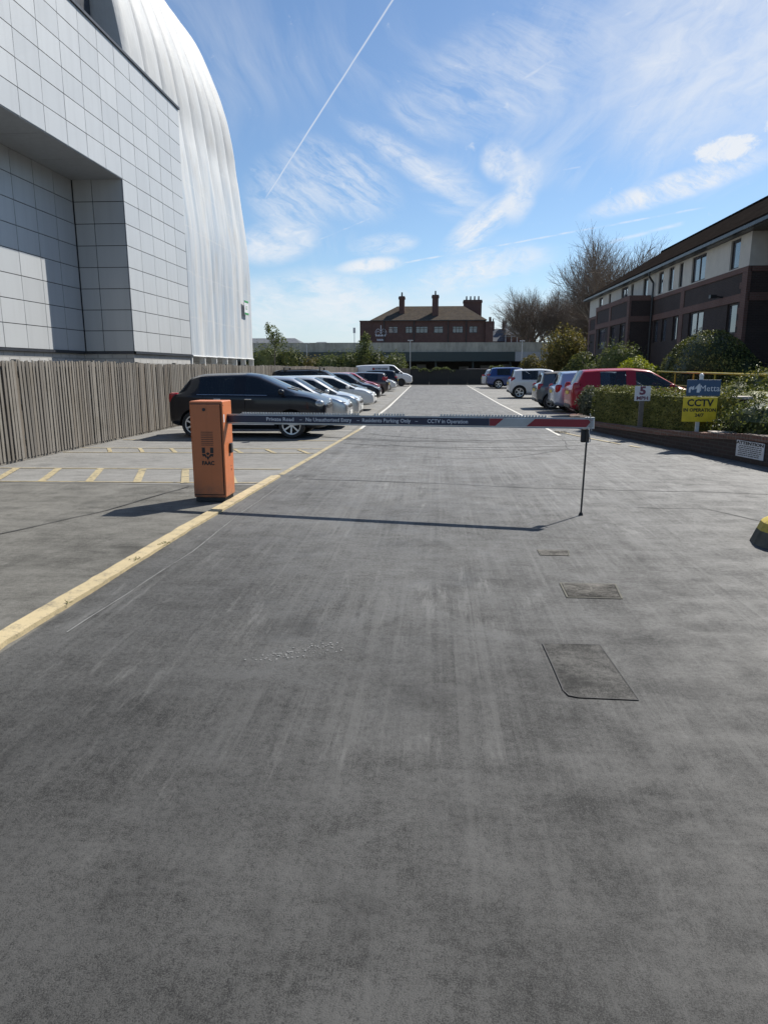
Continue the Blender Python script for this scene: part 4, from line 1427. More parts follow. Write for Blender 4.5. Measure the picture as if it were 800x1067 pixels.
b.box(-11.9, 9.25, 129.5, 129.6, 10.28, 10.43)
pl(b).build('gutter', M['gutter'], pub)
# the painted white emblem on the brick: a plain mast and waves with two short lines below
em = MB()
cx, cz, yy = -10.0, 8.55, 129.965
em.extrude([(cx - 0.06, yy, cz - 0.5), (cx + 0.06, yy, cz - 0.5), (cx + 0.06, yy, cz + 1.0), (cx - 0.06, yy, cz + 1.0)], (0, 0.03, 0))
for s in (-1, 1):
    for k in range(8):
        a0, a1 = k / 8, (k + 1) / 8
        p = lambda a: (cx + s * (0.10 + 0.95 * a), cz + 0.55 * math.sin(a * 3.0) - 0.35 * a)
        (xa, za), (xb, zb) = p(a0), p(a1)
        em.tube((xa, yy, za), (xb, yy, zb), 0.045, n=4)
        em.tube((xa, yy, za - 0.40), (xb, yy, zb - 0.45), 0.035, n=4)
for w, z in ((0.95, -0.95), (0.7, -1.75)):
    for k in range(7):
        x0 = cx - w + k * 2 * w / 7
        em.box(x0, x0 + 2 * w / 7 * 0.7, yy, yy + 0.03, cz + z, cz + z + 0.34 - 0.1 * (k % 2))
pl(em).build('emblem', M['text_white'], pub)

# scaffolded house and terrace right of the pub
ter = empty('terrace_house', 'small dark terrace house with chimneys right of the pub', 'house', (12.5, 140, 0))
b = MB(); b.box(-1.6, 1.6, 0, 8, 0, 7.0); b.build('wall', M['brick_far'], ter)
b = MB(); b.extrude([(-1.9, -0.3, 7.0), (-1.9, 4, 9.6), (-1.9, 8.3, 7.0)], (3.8, 0, 0)); rr = b.build('roof', M['slate'], ter)
for x in (-1.2, 1.3):
    b = MB(); b.box(x - 0.45, x + 0.45, 3.4, 4.6, 8.4, 11.0)
    for k in (-0.25, 0.2):
        b.tube((x + k, 4, 11.0), (x + k, 4, 11.6), 0.13, 0.1, 6)
    b.build('chimney', M['brick_far'], rr)
scf = empty('scaffolded_house', 'dark house wrapped in pole scaffolding left of the bare trees', 'house', (15.9, 138, 0))
b = MB(); b.box(-2.0, 3.0, 0.5, 8, 0, 8.2); b.build('wall', M['brick_far'], scf)
b = MB(); b.extrude([(-2.2, 0.2, 8.2), (-2.2, 4, 9.8), (-2.2, 8, 8.2)], (5.4, 0, 0)); b.build('roof', M['slate'], scf)
b = MB()
for k in range(6):
    x = -2.4 + k * 1.1
    b.tube((x, -0.6, 0), (x, -0.6, 10.6 - 0.3 * (k % 3)), 0.05, n=4); b.tube((x, 0.3, 0), (x, 0.3, 10.4), 0.05, n=4)
for z in (2, 4, 6, 7.9, 9.6):
    b.tube((-2.6, -0.6, z), (3.3, -0.6, z), 0.05, n=4); b.tube((-2.6, 0.3, z), (3.3, 0.3, z), 0.05, n=4)
b.build('scaffold', M['post_metal'], scf)
# slate-roofed blocks far left
for x0, x1, y, ze, zr, lab in ((-46, -28.5, 150, 6.6, 8.4, 'long grey slate roofed building left of the pub with white trim'), (-29.5, -22.6, 156, 6.2, 7.8, 'small grey building at the right end of the long slate roof')):
    o = empty('far_block', lab, 'building', ((x0 + x1) / 2, y, 0))
    w_ = (x1 - x0) / 2
    b = MB(); b.box(-w_, w_, 0, 10, 0, ze); b.build('wall', M['brick_far'], o)
    b = MB()
    b.poly([(-w_ - 0.4, -0.4, ze), (w_ + 0.4, -0.4, ze), (w_ - 2.5, 5, zr), (-w_ + 2.5, 5, zr)])
    b.poly([(w_ + 0.4, 10.4, ze), (-w_ - 0.4, 10.4, ze), (-w_ + 2.5, 5, zr), (w_ - 2.5, 5, zr)])
    b.poly([(-w_ - 0.4, 10.4, ze), (-w_ - 0.4, -0.4, ze), (-w_ + 2.5, 5, zr)])
    b.poly([(w_ + 0.4, -0.4, ze), (w_ + 0.4, 10.4, ze), (w_ - 2.5, 5, zr)])
    b.build('roof', M['slate'], o)
    b = MB(); b.box(-w_ - 0.4, w_ + 0.4, -0.5, -0.405, ze - 0.25, ze); b.build('trim', M['white_metal'], o)
    n = int(w_ * 2 / 2.4)
    for k in range(n):
        xx = -w_ + 0.9 + k * 2.4
        q = MB(); q.box(xx, xx + 1.3, -0.06, -0.01, ze - 1.7, ze - 0.5); fo = q.build('window', M['white_metal'], o)
        q = MB(); q.box(xx + 0.1, xx + 1.2, -0.10, -0.062, ze - 1.6, ze - 0.6); q.build('pane', M['pane'], fo)

# lamp posts by the far fence
def lamp_post(x, y, h, label, head=1):
    o = empty('lamp_post', label, 'lamp post', (x, y, 0), 0, 'lamp posts at the far end')
    b = MB(); b.tube((0, 0, 0), (0, 0, h), 0.07, 0.05, 8); b.build('pole', M['post_metal'], o)
    b = MB(); b.box(-0.32, 0.32, -0.12, 0.12, h, h + 0.12); b.build('lamp_head', M['post_metal'], o, bevel=0.03)
lamp_post(-15.6, 85, 4.7, 'thin grey lamp post rising from the shrubs left of the white van')
lamp_post(-3.0, 85, 5.0, 'grey lamp post just behind the nose of the white van')
lamp_post(10.3, 85, 4.9, 'grey lamp post behind the white hatchback, beside the white fascia')
b = MB(); b.tube((-17.2, 150, 0), (-17.2, 150, 9.4), 0.10, 0.07, 6); b.box(-17.45, -16.95, 149.8, 150.2, 9.2, 10.3)
tag(b.build('mast', M['post_metal']), 'slim far mast on the skyline just left of the pub', 'mast')

# ------------------------------------------------------------------ plants
def leaves_to_mesh(name, P, N, size, rng, mats, core=None, parent=None, aspect=0.5, cup=0.25, loc=(0, 0, 0), out_bias=0.6):
    """P leaf centres, N outward directions -> one mesh of folded leaf faces, with an optional core mesh"""
    n = len(P)
    rnd = rng.normal(size=(n, 3))
    nn = N * out_bias + rnd * (1 - out_bias) * 0.9
    nn /= np.linalg.norm(nn, axis=1)[:, None] + 1e-9
    t = np.cross(nn, rng.normal(size=(n, 3)))
    t /= np.linalg.norm(t, axis=1)[:, None] + 1e-9
    b = np.cross(nn, t)
    s = size * rng.uniform(0.65, 1.35, size=(n, 1))
    tip, base = P + t * s, P - t * s
    l, r = P + b * s * aspect + nn * s * cup, P - b * s * aspect + nn * s * cup
    V = np.stack([base, r, tip, l], axis=1).reshape(-1, 3)
    verts = [tuple(v) for v in V]
    faces = [(i * 4, i * 4 + 1, i * 4 + 2, i * 4 + 3) for i in range(n)]
    k = len(verts)
    if core is not None:
        verts += core.v
        faces += [tuple(k + q for q in f) for f in core.f]
    me = bpy.data.meshes.new(name)
    me.from_pydata(verts, [], faces)
    me.materials.append(mats)
    me.update()
    o = bpy.data.objects.new(name, me)
    COL.objects.link(o)
    o.location = loc
    if parent is not None:
        o.parent = parent
    return o


def lumps(D, seed, f=2.3):
    a = np.sin(D[:, 0] * f * 1.7 + seed) * np.sin(D[:, 1] * f * 1.9 + seed * 1.7) * np.sin(D[:, 2] * f * 1.5 + seed * 0.7)
    c = np.sin(D[:, 0] * f * 4.1 + seed * 2.1) * np.sin(D[:, 1] * f * 3.7 + seed) * np.sin(D[:, 2] * f * 4.3 + seed * 1.1)
    return a * 0.7 + c * 0.45


def bush(name, label, cat, loc, blobs, leaf_mat, n, size, seed, group=None, rough=0.16, zmin=0.02, core=0.80, stem=None, aspect=0.5, kind=None, spray=0.0, spread=0.12):
    """blobs: (centre, radii); leaf faces gathered through the outer shell of every lobe"""
    rng = np.random.default_rng(seed)
    vol = np.array([b[1][0] * b[1][1] + b[1][1] * b[1][2] + b[1][0] * b[1][2] for b in blobs])
    cnt = (vol / vol.sum() * n).astype(int)
    P, N = [], []
    cm = MB()
    for (c, r), k in zip(blobs, cnt):
        c, r = np.array(c, float), np.array(r, float)
        D = rng.normal(size=(k, 3)); D /= np.linalg.norm(D, axis=1)[:, None]
        lump = 1 + rough * lumps(D + c * 0.6, seed)
        rad = (1.0 - np.abs(rng.normal(0, spread, k))) * lump
        if spray:
            out = rng.random(k) < spray
            rad = np.where(out, lump * rng.uniform(0.98, 1.25, k), rad)
        p = c + D * r * rad[:, None]
        nr = D / r; nr /= np.linalg.norm(nr, axis=1)[:, None]
        keep = p[:, 2] > zmin
        # leave out what lies well inside another lobe
        for (c2, r2) in blobs:
            c2, r2 = np.array(c2), np.array(r2)
            if np.allclose(c2, c): continue
            keep &= (((p - c2) / (r2 * 0.72)) ** 2).sum(1) > 1
        P.append(p[keep]); N.append(nr[keep])
        if core:
            i0 = len(cm.v)
            cm.ellipsoid(tuple(c), tuple(r * core), 14, 9)
            for q in range(i0, len(cm.v)):
                v = np.array(cm.v[q]); d = (v - c) / (r * core); d /= np.linalg.norm(d) + 1e-9
                f = 1 + rough * float(lumps((d + c * 0.6)[None, :], seed)[0])
                v = c + (v - c) * f
                cm.v[q] = (v[0], v[1], max(0.0, v[2]))
    P, N = np.concatenate(P), np.concatenate(N)
    if stem:
        root = empty(name, label, cat, loc, 0, group)
        leaves_to_mesh('foliage', P, N, size, rng, leaf_mat, cm if core else None, root, aspect)
        s = MB()
        for a, b_, r0, r1 in stem:
            s.tube(a, b_, r0, r1, 7)
        s.build('stem', M['bark'], root)
        return root
    o = leaves_to_mesh(name, P, N, size, rng, leaf_mat, cm if core else None, None, aspect, loc=loc)
    return tag(o, label, cat, group, kind)


# the brick planter at the corner
plan = [(4.95, 24.2), (4.55, 23.6), (4.36, 22.2), (4.32, 20.9), (4.50, 19.4), (4.85, 17.5), (5.22, 15.65), (5.55, 14.2), (5.88, 12.6), (6.22, 11.0), (6.7, 9.0)]
planter = empty('brick_planter', 'low curved dark brick planter wall beneath the signs and hedge', 'planter wall', (6, 16, 0))
QO = Vector((-6, -16, 0))
def qshift(mb):
    mb.v = [tuple(Vector(p) + QO) for p in mb.v]
    return mb
def finer(pts, k):
    out = [tuple(p) for p in resample(pts, k)]
    return out
pw_ = finer(plan, 5)
def wall_h(y):
    return float(np.interp(y, [9, 11, 13.2, 14.5, 16.2, 19.4, 24.2], [0.56, 0.56, 0.52, 0.42, 0.335, 0.25, 0.20]))
b = MB()
for p, q in zip(pw_[:-1], pw_[1:]):
    n0 = len(b.v)
    wall_strip(b, [p, q], 0.0, 0.215, 0, 1.0)
    for i in range(n0, len(b.v)):
        v = b.v[i]
        if v[2] > 0.5:
            near = p if math.dist(v[:2], p) < math.dist(v[:2], q) else q
            b.v[i] = (v[0], v[1], wall_h(near[1]) - 0.105)
qshift(b).build('wall', M['brick_planter'], planter)
cp = MB()
for i in range(len(pw_) - 1):                      # a course of bricks on edge
    a, c = Vector(pw_[i]), Vector(pw_[i + 1])
    n = max(1, round((c - a).length / 0.085))
    t = (c - a).normalized(); nn = Vector((-t.y, t.x))
    for k in range(n):
        s0 = a + (c - a) * ((k + 0.06) / n); s1 = a + (c - a) * ((k + 0.94) / n)
        q = [s0 - nn * 0.022, s1 - nn * 0.022, s1 + nn * 0.235, s0 + nn * 0.235]
        zt = wall_h((s0.y + s1.y) / 2)
        cp.prism([(p.x, p.y) for p in q], zt - 0.109, zt + 0.004 * math.sin(i * 5 + k * 2.3))
M['coping'] = brick('coping_brick', (0.22, 0.115, 0.085), (0.17, 0.09, 0.07), (0.20, 0.17, 0.14))
qshift(cp).build('coping', M['coping'], planter)
sl = MB(); sl.prism([(p[0], p[1]) for p in [(5.1, 24.1), (4.75, 23.5), (4.56, 22.2), (4.54, 20.9), (4.72, 19.4), (5.07, 17.5), (5.43, 15.7), (5.76, 14.3), (6.10, 12.6), (6.44, 11.0), (6.95, 9.05), (13, 9.05), (13, 24.1)]][::1], 0, 0.19)
qshift(sl).build('soil', M['soil'], planter)
b = MB(); b.box(5.53, 6.10, 14.05, 14.40, 0.452, 0.475)
tag(b.build('paving_slab', M['stone']), 'pale stone slab lying on the planter wall under the yellow sign', 'slab')
b = MB(); b.box(-0.42, 0.42, -0.22, 0.22, 0, 0.87)
pier = empty('brick_pier', 'low brick pier with flat stone cap behind the yellow sign', 'pier', (6.72, 16.6, 0.15))
b.build('pier_body', M['brick_planter'], pier)
b = MB(); b.box(-0.48, 0.48, -0.28, 0.28, 0.872, 0.935); b.build('cap', M['stone'], pier, bevel=0.01)

def hedge(label, a, b, w, z0, z1, n, seed, mat, size=0.026):
    """clipped hedge between a and b, uneven on top and sides"""
    rng = np.random.default_rng(seed)
    a, b = np.array(a), np.array(b)
    d = b - a; Ln = np.linalg.norm(d); d /= Ln
    nn = np.array([-d[1], d[0]])
    u = rng.uniform(0, Ln, n)
    side = rng.random(n)
    A = np.array([Ln * w, Ln * (z1 - z0), Ln * (z1 - z0), w * (z1 - z0), w * (z1 - z0)])
    cum = np.cumsum(A / A.sum())
    face = np.searchsorted(cum, side)
    v = rng.uniform(-w / 2, w / 2, n); z = rng.uniform(z0, z1, n)
    N = np.zeros((n, 3))
    dep = np.abs(rng.normal(0, 0.045, n)) - 0.015
    bump_ = 0.05 * np.sin(u * 3.1 + 1) * np.sin(z * 5 + u) + 0.04 * np.sin(u * 7.3) * np.sin(v * 6 + 2)
    z = np.where(face == 0, z1 + bump_ - dep + 0.05 * np.sin(u * 1.3), z)
    N[face == 0] = (0, 0, 1)
    rnd_ = np.clip((z - z1 + 0.18) / 0.18, 0, 1) ** 2 * 0.12
    for f, s in ((1, -1), (2, 1)):
        mk_ = face == f
        v = np.where(mk_, s * (w / 2 + bump_ - dep - rnd_), v)
        N[mk_] = (*(nn * s), 0)
    for f, s in ((3, 0), (4, 1)):
        mk_ = face == f
        u = np.where(mk_, (Ln if s else 0) + (1 if s else -1) * (bump_ - dep), u)
        N[mk_] = (*(d * (1 if s else -1)), 0)
    P = np.stack([a[0] + d[0] * u + nn[0] * v, a[1] + d[1] * u + nn[1] * v, z], 1)
    # stray shoots on the crown
    k = n // 14
    us_ = rng.uniform(0, Ln, k); vs_ = rng.uniform(-w / 2, w / 2, k)
    P2 = np.stack([a[0] + d[0] * us_ + nn[0] * vs_, a[1] + d[1] * us_ + nn[1] * vs_, z1 + rng.uniform(0.0, 0.13, k)], 1)
    N2 = np.tile((0, 0, 1.0), (k, 1))
    c = MB()
    i = 0.07
    q = [a + nn * (-w / 2 + i) + d * i, b + nn * (-w / 2 + i) - d * i, b + nn * (w / 2 - i) - d * i, a + nn * (w / 2 - i) + d * i]
    c.prism([tuple(p) for p in q], z0, z1 - 0.06)
    o = leaves_to_mesh('hedge', np.concatenate([P, P2]), np.concatenate([N, N2]), size, rng, mat, c)
    return tag(o, label, 'hedge')

hedge('clipped privet hedge in the planter in front of the red hatchback', (5.02, 20.6), (6.22, 15.7), 1.0, 0.20, 1.13, 17000, 31, M['leaf_hedge'])
bush('evergreen_shrub', 'greyish loose shrub at the left end of the planter by the red car tail', 'shrub', (4.88, 22.0, 0.25),
     [((0, 0, 0.38), (0.40, 0.7, 0.46)), ((0.15, -0.6, 0.30), (0.35, 0.5, 0.36)), ((0.05, 0.5, 0.55), (0.28, 0.4, 0.35))], M['leaf_grey'], 4200, 0.042, 32, spray=0.25)
bush('spreading_shrub', 'low dark spreading shrub at the right end of the planter wall', 'shrub', (6.50, 13.9, 0.35),
     [((0, 0, 0.30), (0.80, 1.1, 0.50)), ((0.9, -0.7, 0.32), (0.9, 1.0, 0.52)), ((-0.15, 0.75, 0.2), (0.55, 0.6, 0.42)), ((1.1, 0.6, 0.5), (0.9, 0.9, 0.5))], M['leaf_dark'], 9000, 0.034, 33, spray=0.15)
bush('spreading_shrub', 'low sunlit green shrub behind the brick pier', 'shrub', (8.0, 17.6, 0.35),
     [((0, 0, 0.35), (1.2, 1.5, 0.58)), ((1.2, 0.4, 0.4), (1.1, 1.3, 0.62)), ((-0.7, 1.3, 0.2), (0.9, 1.0, 0.48))], M['leaf_hedge'], 9000, 0.040, 34, spray=0.1)
bush('small_plant', 'thin leafy seedling growing beside the yellow sign post', 'plant', (6.35, 15.0, 0.30),
     [((0, 0, 0.22), (0.16, 0.2, 0.26)), ((0.26, -0.3, 0.14), (0.22, 0.2, 0.16)), ((0.1, 0.2, 0.5), (0.10, 0.1, 0.22))], M['leaf_mid'], 420, 0.045, 35, core=0)
bush('round_bush', 'yellowish green bush at the right beside the yellow handrail end', 'bush', (10.0, 20.8, 0.4),
     [((0, 0, 0.60), (1.25, 1.5, 0.88)), ((-0.9, 0.6, 0.35), (0.9, 1.0, 0.7)), ((1.0, -0.5, 0.6), (1.1, 1.2, 0.85))], M['leaf_hedge'], 9000, 0.045, 36, spray=0.1)
bush('clipped_bush', 'large clipped dome shaped bush against the brick block', 'bush', (10.75, 28.6, 0.0),
     [((0, 0, 1.4), (1.40, 2.7, 1.80)), ((0.25, -1.5, 1.1), (1.2, 1.5, 1.45)), ((-0.1, 1.2, 1.3), (1.25, 1.6, 1.72))], M['leaf_dark'], 26000, 0.046, 37, rough=0.09, core=0.90, spread=0.05)
bush('lime_bush', 'small bright lime yellow bush behind the red hatchback roof', 'bush', (9.0, 32.5, 0.0),
     [((0, 0, 1.15), (0.9, 1.1, 1.08)), ((0.5, -0.6, 1.0), (0.7, 0.8, 0.95))], M['leaf_lime'], 4500, 0.055, 38)
bush('evergreen_bush', 'dark green rising bush before the porch bay of the brick block', 'bush', (9.25, 37.6, 0.0),
     [((0.2, 0, 1.5), (1.0, 1.2, 1.5)), ((-0.7, 0.9, 1.0), (0.8, 1.0, 1.1)), ((0.8, -0.8, 1.3), (0.8, 0.9, 1.5))], M['leaf_mid'], 8000, 0.060, 39, spray=0.15)
bush('bronze_tree', 'small bronze leaved tree in front of the bare trees, left of the brick block', 'tree', (9.0, 50.5, 0.0),
     [((0, 0, 2.9), (1.25, 1.3, 1.55)), ((-0.6, 0.2, 2.2), (0.9, 1.0, 1.3)), ((0.7, 0, 3.3), (0.85, 0.9, 1.0)), ((0.4, -0.3, 1.6), (1.0, 1.0, 1.2))], M['leaf_gold'], 6500, 0.085, 40, core=0.55, stem=[((0, 0, 0), (0.1, 0, 1.6), 0.10, 0.08), ((0.1, 0, 1.6), (-0.4, 0.1, 2.8), 0.06, 0.03), ((0.1, 0, 1.6), (0.6, 0, 3.4), 0.06, 0.03)], spray=0.3, rough=0.25, spread=0.3)
bush('evergreen_bush', 'dark rounded bush at the foot of the bronze tree', 'bush', (9.7, 47.0, 0.0),
     [((0, 0, 1.5), (1.1, 1.0, 1.35)), ((-0.8, 0.3, 1.0), (0.8, 0.8, 0.95))], M['leaf_dark'], 4500, 0.07, 41)
bush('brown_shrub', 'small brownish shrub left of the bronze tree above the far wall', 'shrub', (8.6, 64.0, 0.0),
     [((0, 0, 1.6), (1.1, 1.2, 1.3)), ((0.9, -0.4, 1.3), (0.8, 0.8, 1.0))], M['leaf_gold'], 3000, 0.09, 42, core=0.7)
for i, (x, top, w, mat, lab) in enumerate(((-19.3, 5.3, 1.9, 'leaf_mid', 'broad green shrub just right of the dome foot'), (-16.9, 5.0, 1.7, 'leaf_dark', 'dark green shrub left of the thin lamp post'),
                                     (-14.4, 3.6, 1.5, 'leaf_gold', 'low olive shrub right of the thin lamp post'), (-12.2, 4.0, 1.6, 'leaf_mid', 'green shrub between the olive shrub and the sapling'),
                                     (-10.0, 4.3, 1.5, 'leaf_mid', 'loose shrub left below the tall sapling'), (-6.9, 4.4, 1.3, 'leaf_dark', 'dark shrub above the roof of the white van'),
                                     (-4.6, 4.1, 1.2, 'leaf_mid', 'shrub above the bonnet of the white van'))):
    h = top * 0.43
    bush('garden_shrub', lab, 'shrub', (x, 80.5 + 0.4 * (i % 3), 0.0), [((0, 0, h), (w, 1.3, h * 1.0)), ((-w * 0.6, 0.3, h * 0.8), (w * 0.7, 1.0, h * 0.8)), ((w * 0.55, 0.1, h * 0.85), (w * 0.65, 1.0, h * 0.85))],
         M[mat], 3200, 0.11, 50 + i, 'shrubs behind the far pale fence', core=0.72, spray=0.22, rough=0.22, spread=0.2)
bush('sapling', 'taller upright sapling standing in the shrubs left of the pub', 'tree', (-8.0, 80.0, 0.0),
     [((0, 0, 3.7), (0.9, 0.8, 1.3)), ((0.1, 0, 5.0), (0.45, 0.4, 0.8)), ((-0.5, 0, 2.8), (0.9, 0.8, 1.0))], M['leaf_mid'], 1700, 0.12, 61, core=0.45, spray=0.4, spread=0.4, stem=[((0, 0, 0), (0, 0, 5.6), 0.07, 0.02)])
bush('sapling', 'thin leaning sapling above the shrubs next to the dome', 'tree', (-18.3, 79.0, 0.0),
     [((0, 0, 5.5), (0.7, 0.6, 0.9)), ((-0.6, 0, 6.3), (0.35, 0.3, 0.55)), ((0.6, 0, 4.8), (0.8, 0.7, 0.8))], M['leaf_mid'], 800, 0.12, 62, core=0, spray=0.5, spread=0.5, stem=[((0, 0, 0), (0.2, 0, 4.5), 0.08, 0.05), ((0.2, 0, 4.5), (-0.6, 0, 6.7), 0.04, 0.015)])
# ivy and low growth spilling over the dark hoarding and along the right-hand wall
rng_ = np.random.default_rng(77)
def low_growth(label, x0, x1, y, zc, n, seed, mat, name='ivy'):
    rng = np.random.default_rng(seed)
    x = rng.uniform(x0, x1, n)
    top = zc + 0.12 * np.sin(x * 2.1) + 0.10 * np.sin(x * 5.3 + 1)
    z = top - np.abs(rng.normal(0, 0.16, n)); yy = y + rng.normal(0, 0.16, n)
    N = np.tile((0.0, -0.6, 0.8), (n, 1))
    tag(leaves_to_mesh(name, np.stack([x, yy, z], 1), N, 0.085, rng, M[mat]), label, 'ivy')
low_growth('light green ivy along the top of the dark boarded wall behind the van', -2.6, 2.2, 77.3, 1.78, 900, 71, 'leaf_mid')
low_growth('pale green growth on top of the far wall between the blue car and white hatchback', 6.0, 11.5, 77.6, 1.95, 1100, 72, 'leaf_lime' if False else 'leaf_mid')


# bare winter trees
def bare_tree(label, loc, height, spread, seed, levels=6, group='bare winter trees beyond the brick block'):
    rn = random.Random(seed)
    root = empty('bare_tree', label, 'tree', loc, 0, group)
    trunk, crown = MB(), MB()
    def limb(mb, p, d, ln, r0, r1, n, segs, up):
        pts = [p]
        for i in range(segs):
            d = (d + Vector((rn.gauss(0, 0.10), rn.gauss(0, 0.10), rn.gauss(0, 0.06) + up))).normalized()
            q = p + d * (ln / segs)
            a = r0 + (r1 - r0) * i / segs
            b_ = r0 + (r1 - r0) * (i + 1) / segs
            mb.tube(p, q, a, b_, n, caps=False)
            p = q
            pts.append(p)
        return pts, d
    def grow(p, d, ln, r, lev):
        if lev == levels:
            return
        n = (6, 5, 4, 4, 3, 3, 3)[lev]
        segs = 4 if lev < 2 else (3 if lev < 4 else 2)
        pts, dd = limb(crown, p, d, ln, r, r * 0.55, n, segs, 0.065 if lev < 3 else 0.03)
        kids = (5, 6, 5, 4, 5, 3)[lev] if lev < 6 else 3
        for k in range(kids):
            t = 0.30 + 0.70 * (k + rn.random() * 0.8) / kids
            t = min(t, 1.0)
            f = t * segs
            i = min(segs - 1, int(f))
            q = pts[i].lerp(pts[i + 1], f - i)
            ax = dd.orthogonal().normalized()
            ax.rotate(Matrix.Rotation(rn.uniform(0, 2 * math.pi), 3, dd))
            ang = rn.uniform(0.35, 0.85)
            nd = (dd * math.cos(ang) + ax * math.sin(ang)).normalized()
            grow(q, nd, ln * rn.uniform(0.50, 0.72), max(0.0085, r * (0.62 - 0.3 * t) if lev < 3 else r * 0.6), lev + 1)
        grow(pts[-1], dd, ln * 0.62, max(0.0085, r * 0.5), lev + 1)
    H = height
    base, d = limb(trunk, Vector((0, 0, 0)), Vector((0, 0, 1)), H * 0.26, H * 0.024, H * 0.018, 10, 5, 0.0)
    for k in range(8):
        a = 2 * math.pi * k / 8 + rn.uniform(-0.4, 0.4)
        tilt = rn.uniform(0.25, 0.75) * spread
        nd = Vector((math.cos(a) * math.sin(tilt), math.sin(a) * math.sin(tilt), math.cos(tilt)))
        q = base[-1] if k % 2 else base[-2]
        grow(q, nd, H * rn.uniform(0.26, 0.33), H * 0.011, 0)
    trunk.build('trunk', M['bark'], root)
    c = crown.build('crown', M['bark_twig'], root)
    zs = max(v[2] for v in crown.v)
    root.scale = (1, 1, 1)
    s = H / zs
    for o in (c,):
        o.scale = (s, s, s)
    root.children[0].scale = (s, s, s)
    return root

bare_tree('tallest bare tree, rising behind the far roof end of the brick block', (19.2, 81, 0), 16.8, 1.12, 111, 5)
bare_tree('bare tree on the left end of the row, next to the scaffolded house', (12.4, 100, 0), 13.2, 1.0, 102, 5)
bare_tree('bare tree second from the left of the row', (16.4, 96, 0), 12.8, 1.1, 103, 5)
bare_tree('bare tree just left of and below the tallest one', (19.6, 93, 0), 13.2, 1.1, 104, 5)
bare_tree('bare tree deep behind the middle of the row', (21.5, 104, 0), 13.0, 1.1, 105, 5)
bare_tree('bare tree partly hidden by the corner of the brick block', (24.5, 90, 0), 12.6, 1.1, 106, 5)

# ------------------------------------------------------------------ handrail and signs
hr = empty('handrail', 'yellow painted tube handrail along the ramp of the brick block', 'handrail', (9.1, 25, 0))
ry_ = [20.35, 22.0, 24.0, 26.0, 28.0, 30.2]
b = MB(); b.tube((0.15, -4.7, 1.53), (0.25, 5.3, 1.60), 0.035); b.build('rail', M['rail_yellow'], hr)
b = MB(); b.tube((0.15, -4.7, 1.05), (0.25, 5.3, 1.10), 0.025); b.build('rail', M['rail_yellow'], hr)
for k, y in enumerate(ry_):
    b = MB(); b.tube((0.15 + 0.01 * (y - 20.3), y - 25, 0.1), (0.15 + 0.01 * (y - 20.3), y - 25, 1.53), 0.03); b.build('post', M['rail_yellow'], hr)

def face_board(w, h, t=0.012):
    b = MB(); b.box(-w / 2, w / 2, 0, t, -h / 2, h / 2)
    return b
FX = (R(90), 0, 0)
# white post carrying two boards
sp = empty('sign_post', 'white steel post carrying the blue and yellow boards', 'post', (5.70, 15.45, 0.25))
b = MB(); b.box(-0.035, 0.035, -0.02, 0.035, 0, 1.31); b.build('pole', M['white_metal'], sp)
b = MB(); b.ellipsoid((0, 0.01, 1.31), (0.05, 0.04, 0.05)); b.build('cap', M['white_metal'], sp, smooth=True)
bs = empty('blue_sign', 'dark blue board with white lettering above the yellow one', 'sign', (5.745, 15.405, 1.305), R(-4))
face_board(0.69, 0.34).build('board', M['sign_blue'], bs, bevel=0.004)
text_mesh('lettering', 'Metta', 0.185, M['text_white'], bs, (0.125, -0.003, -0.015), FX, bold=0.0, sx=0.95)
lg = MB()
for pts in ([(-0.30, -0.10), (-0.30, 0.0), (-0.245, 0.035), (-0.245, -0.03), (-0.262, -0.03), (-0.262, -0.10)], [(-0.255, 0.0), (-0.195, 0.045), (-0.195, -0.035), (-0.225, -0.05)],
            [(-0.19, -0.035), (-0.10, 0.085), (-0.075, 0.085), (-0.075, -0.10), (-0.135, -0.10), (-0.135, -0.02), (-0.175, 0.0)]):
    lg.extrude([(x, -0.004, z) for x, z in pts], (0, 0.003, 0))
lg.build('emblem', M['text_white'], bs)
ys = empty('yellow_sign', 'yellow camera warning board on the white post in the planter', 'sign', (5.70, 15.40, 0.845), R(-4))
face_board(0.70, 0.53).build('board', M['sign_yellow'], ys, bevel=0.004)
text_mesh('lettering', 'CCTV', 0.205, M['text_black'], ys, (0, -0.003, 0.135), FX, bold=0.006)
text_mesh('lettering', 'IN OPERATION', 0.098, M['text_black'], ys, (0, -0.003, -0.015), FX, bold=0.003)
text_mesh('lettering', '24/7', 0.10, M['text_black'], ys, (0, -0.003, -0.125), FX, bold=0.003)
ss = empty('speed_sign', 'small white 5 mph board on a short grey timber post', 'sign', (5.10, 17.55, 0.25), R(-6))
b = MB(); b.box(-0.055, 0.055, 0.0, 0.07, 0, 0.76); b.build('post', M['post_wood'], ss)
bb = face_board(0.37, 0.36); bo = bb.build('board', M['sign_white'], ss, loc=(0, -0.013, 0.86))
text_mesh('lettering', '5', 0.27, M['sign_maroon'], ss, (0, -0.017, 0.92), FX, bold=0.012, sx=1.15)
text_mesh('lettering', 'MPH', 0.115, M['sign_maroon'], ss, (0, -0.017, 0.745), FX, bold=0.004, sx=1.2)
t_ = (Vector((5.88, 12.6)) - Vector((5.55, 14.2))).normalized()
ang = math.atan2(t_.y, t_.x)
at = empty('notice_board', 'white notice with black small print fixed to the dark planter wall', 'sign', (5.79, 13.02, 0.245), ang)
face_board(0.78, 0.30).build('board', M['sign_white'], at, loc=(0, -0.016, 0))
text_mesh('lettering', 'ATTENTION', 0.078, M['text_black'], at, (0, -0.02, 0.108), FX, bold=0.002, sx=1.75)
b = MB()
rn = random.Random(9)
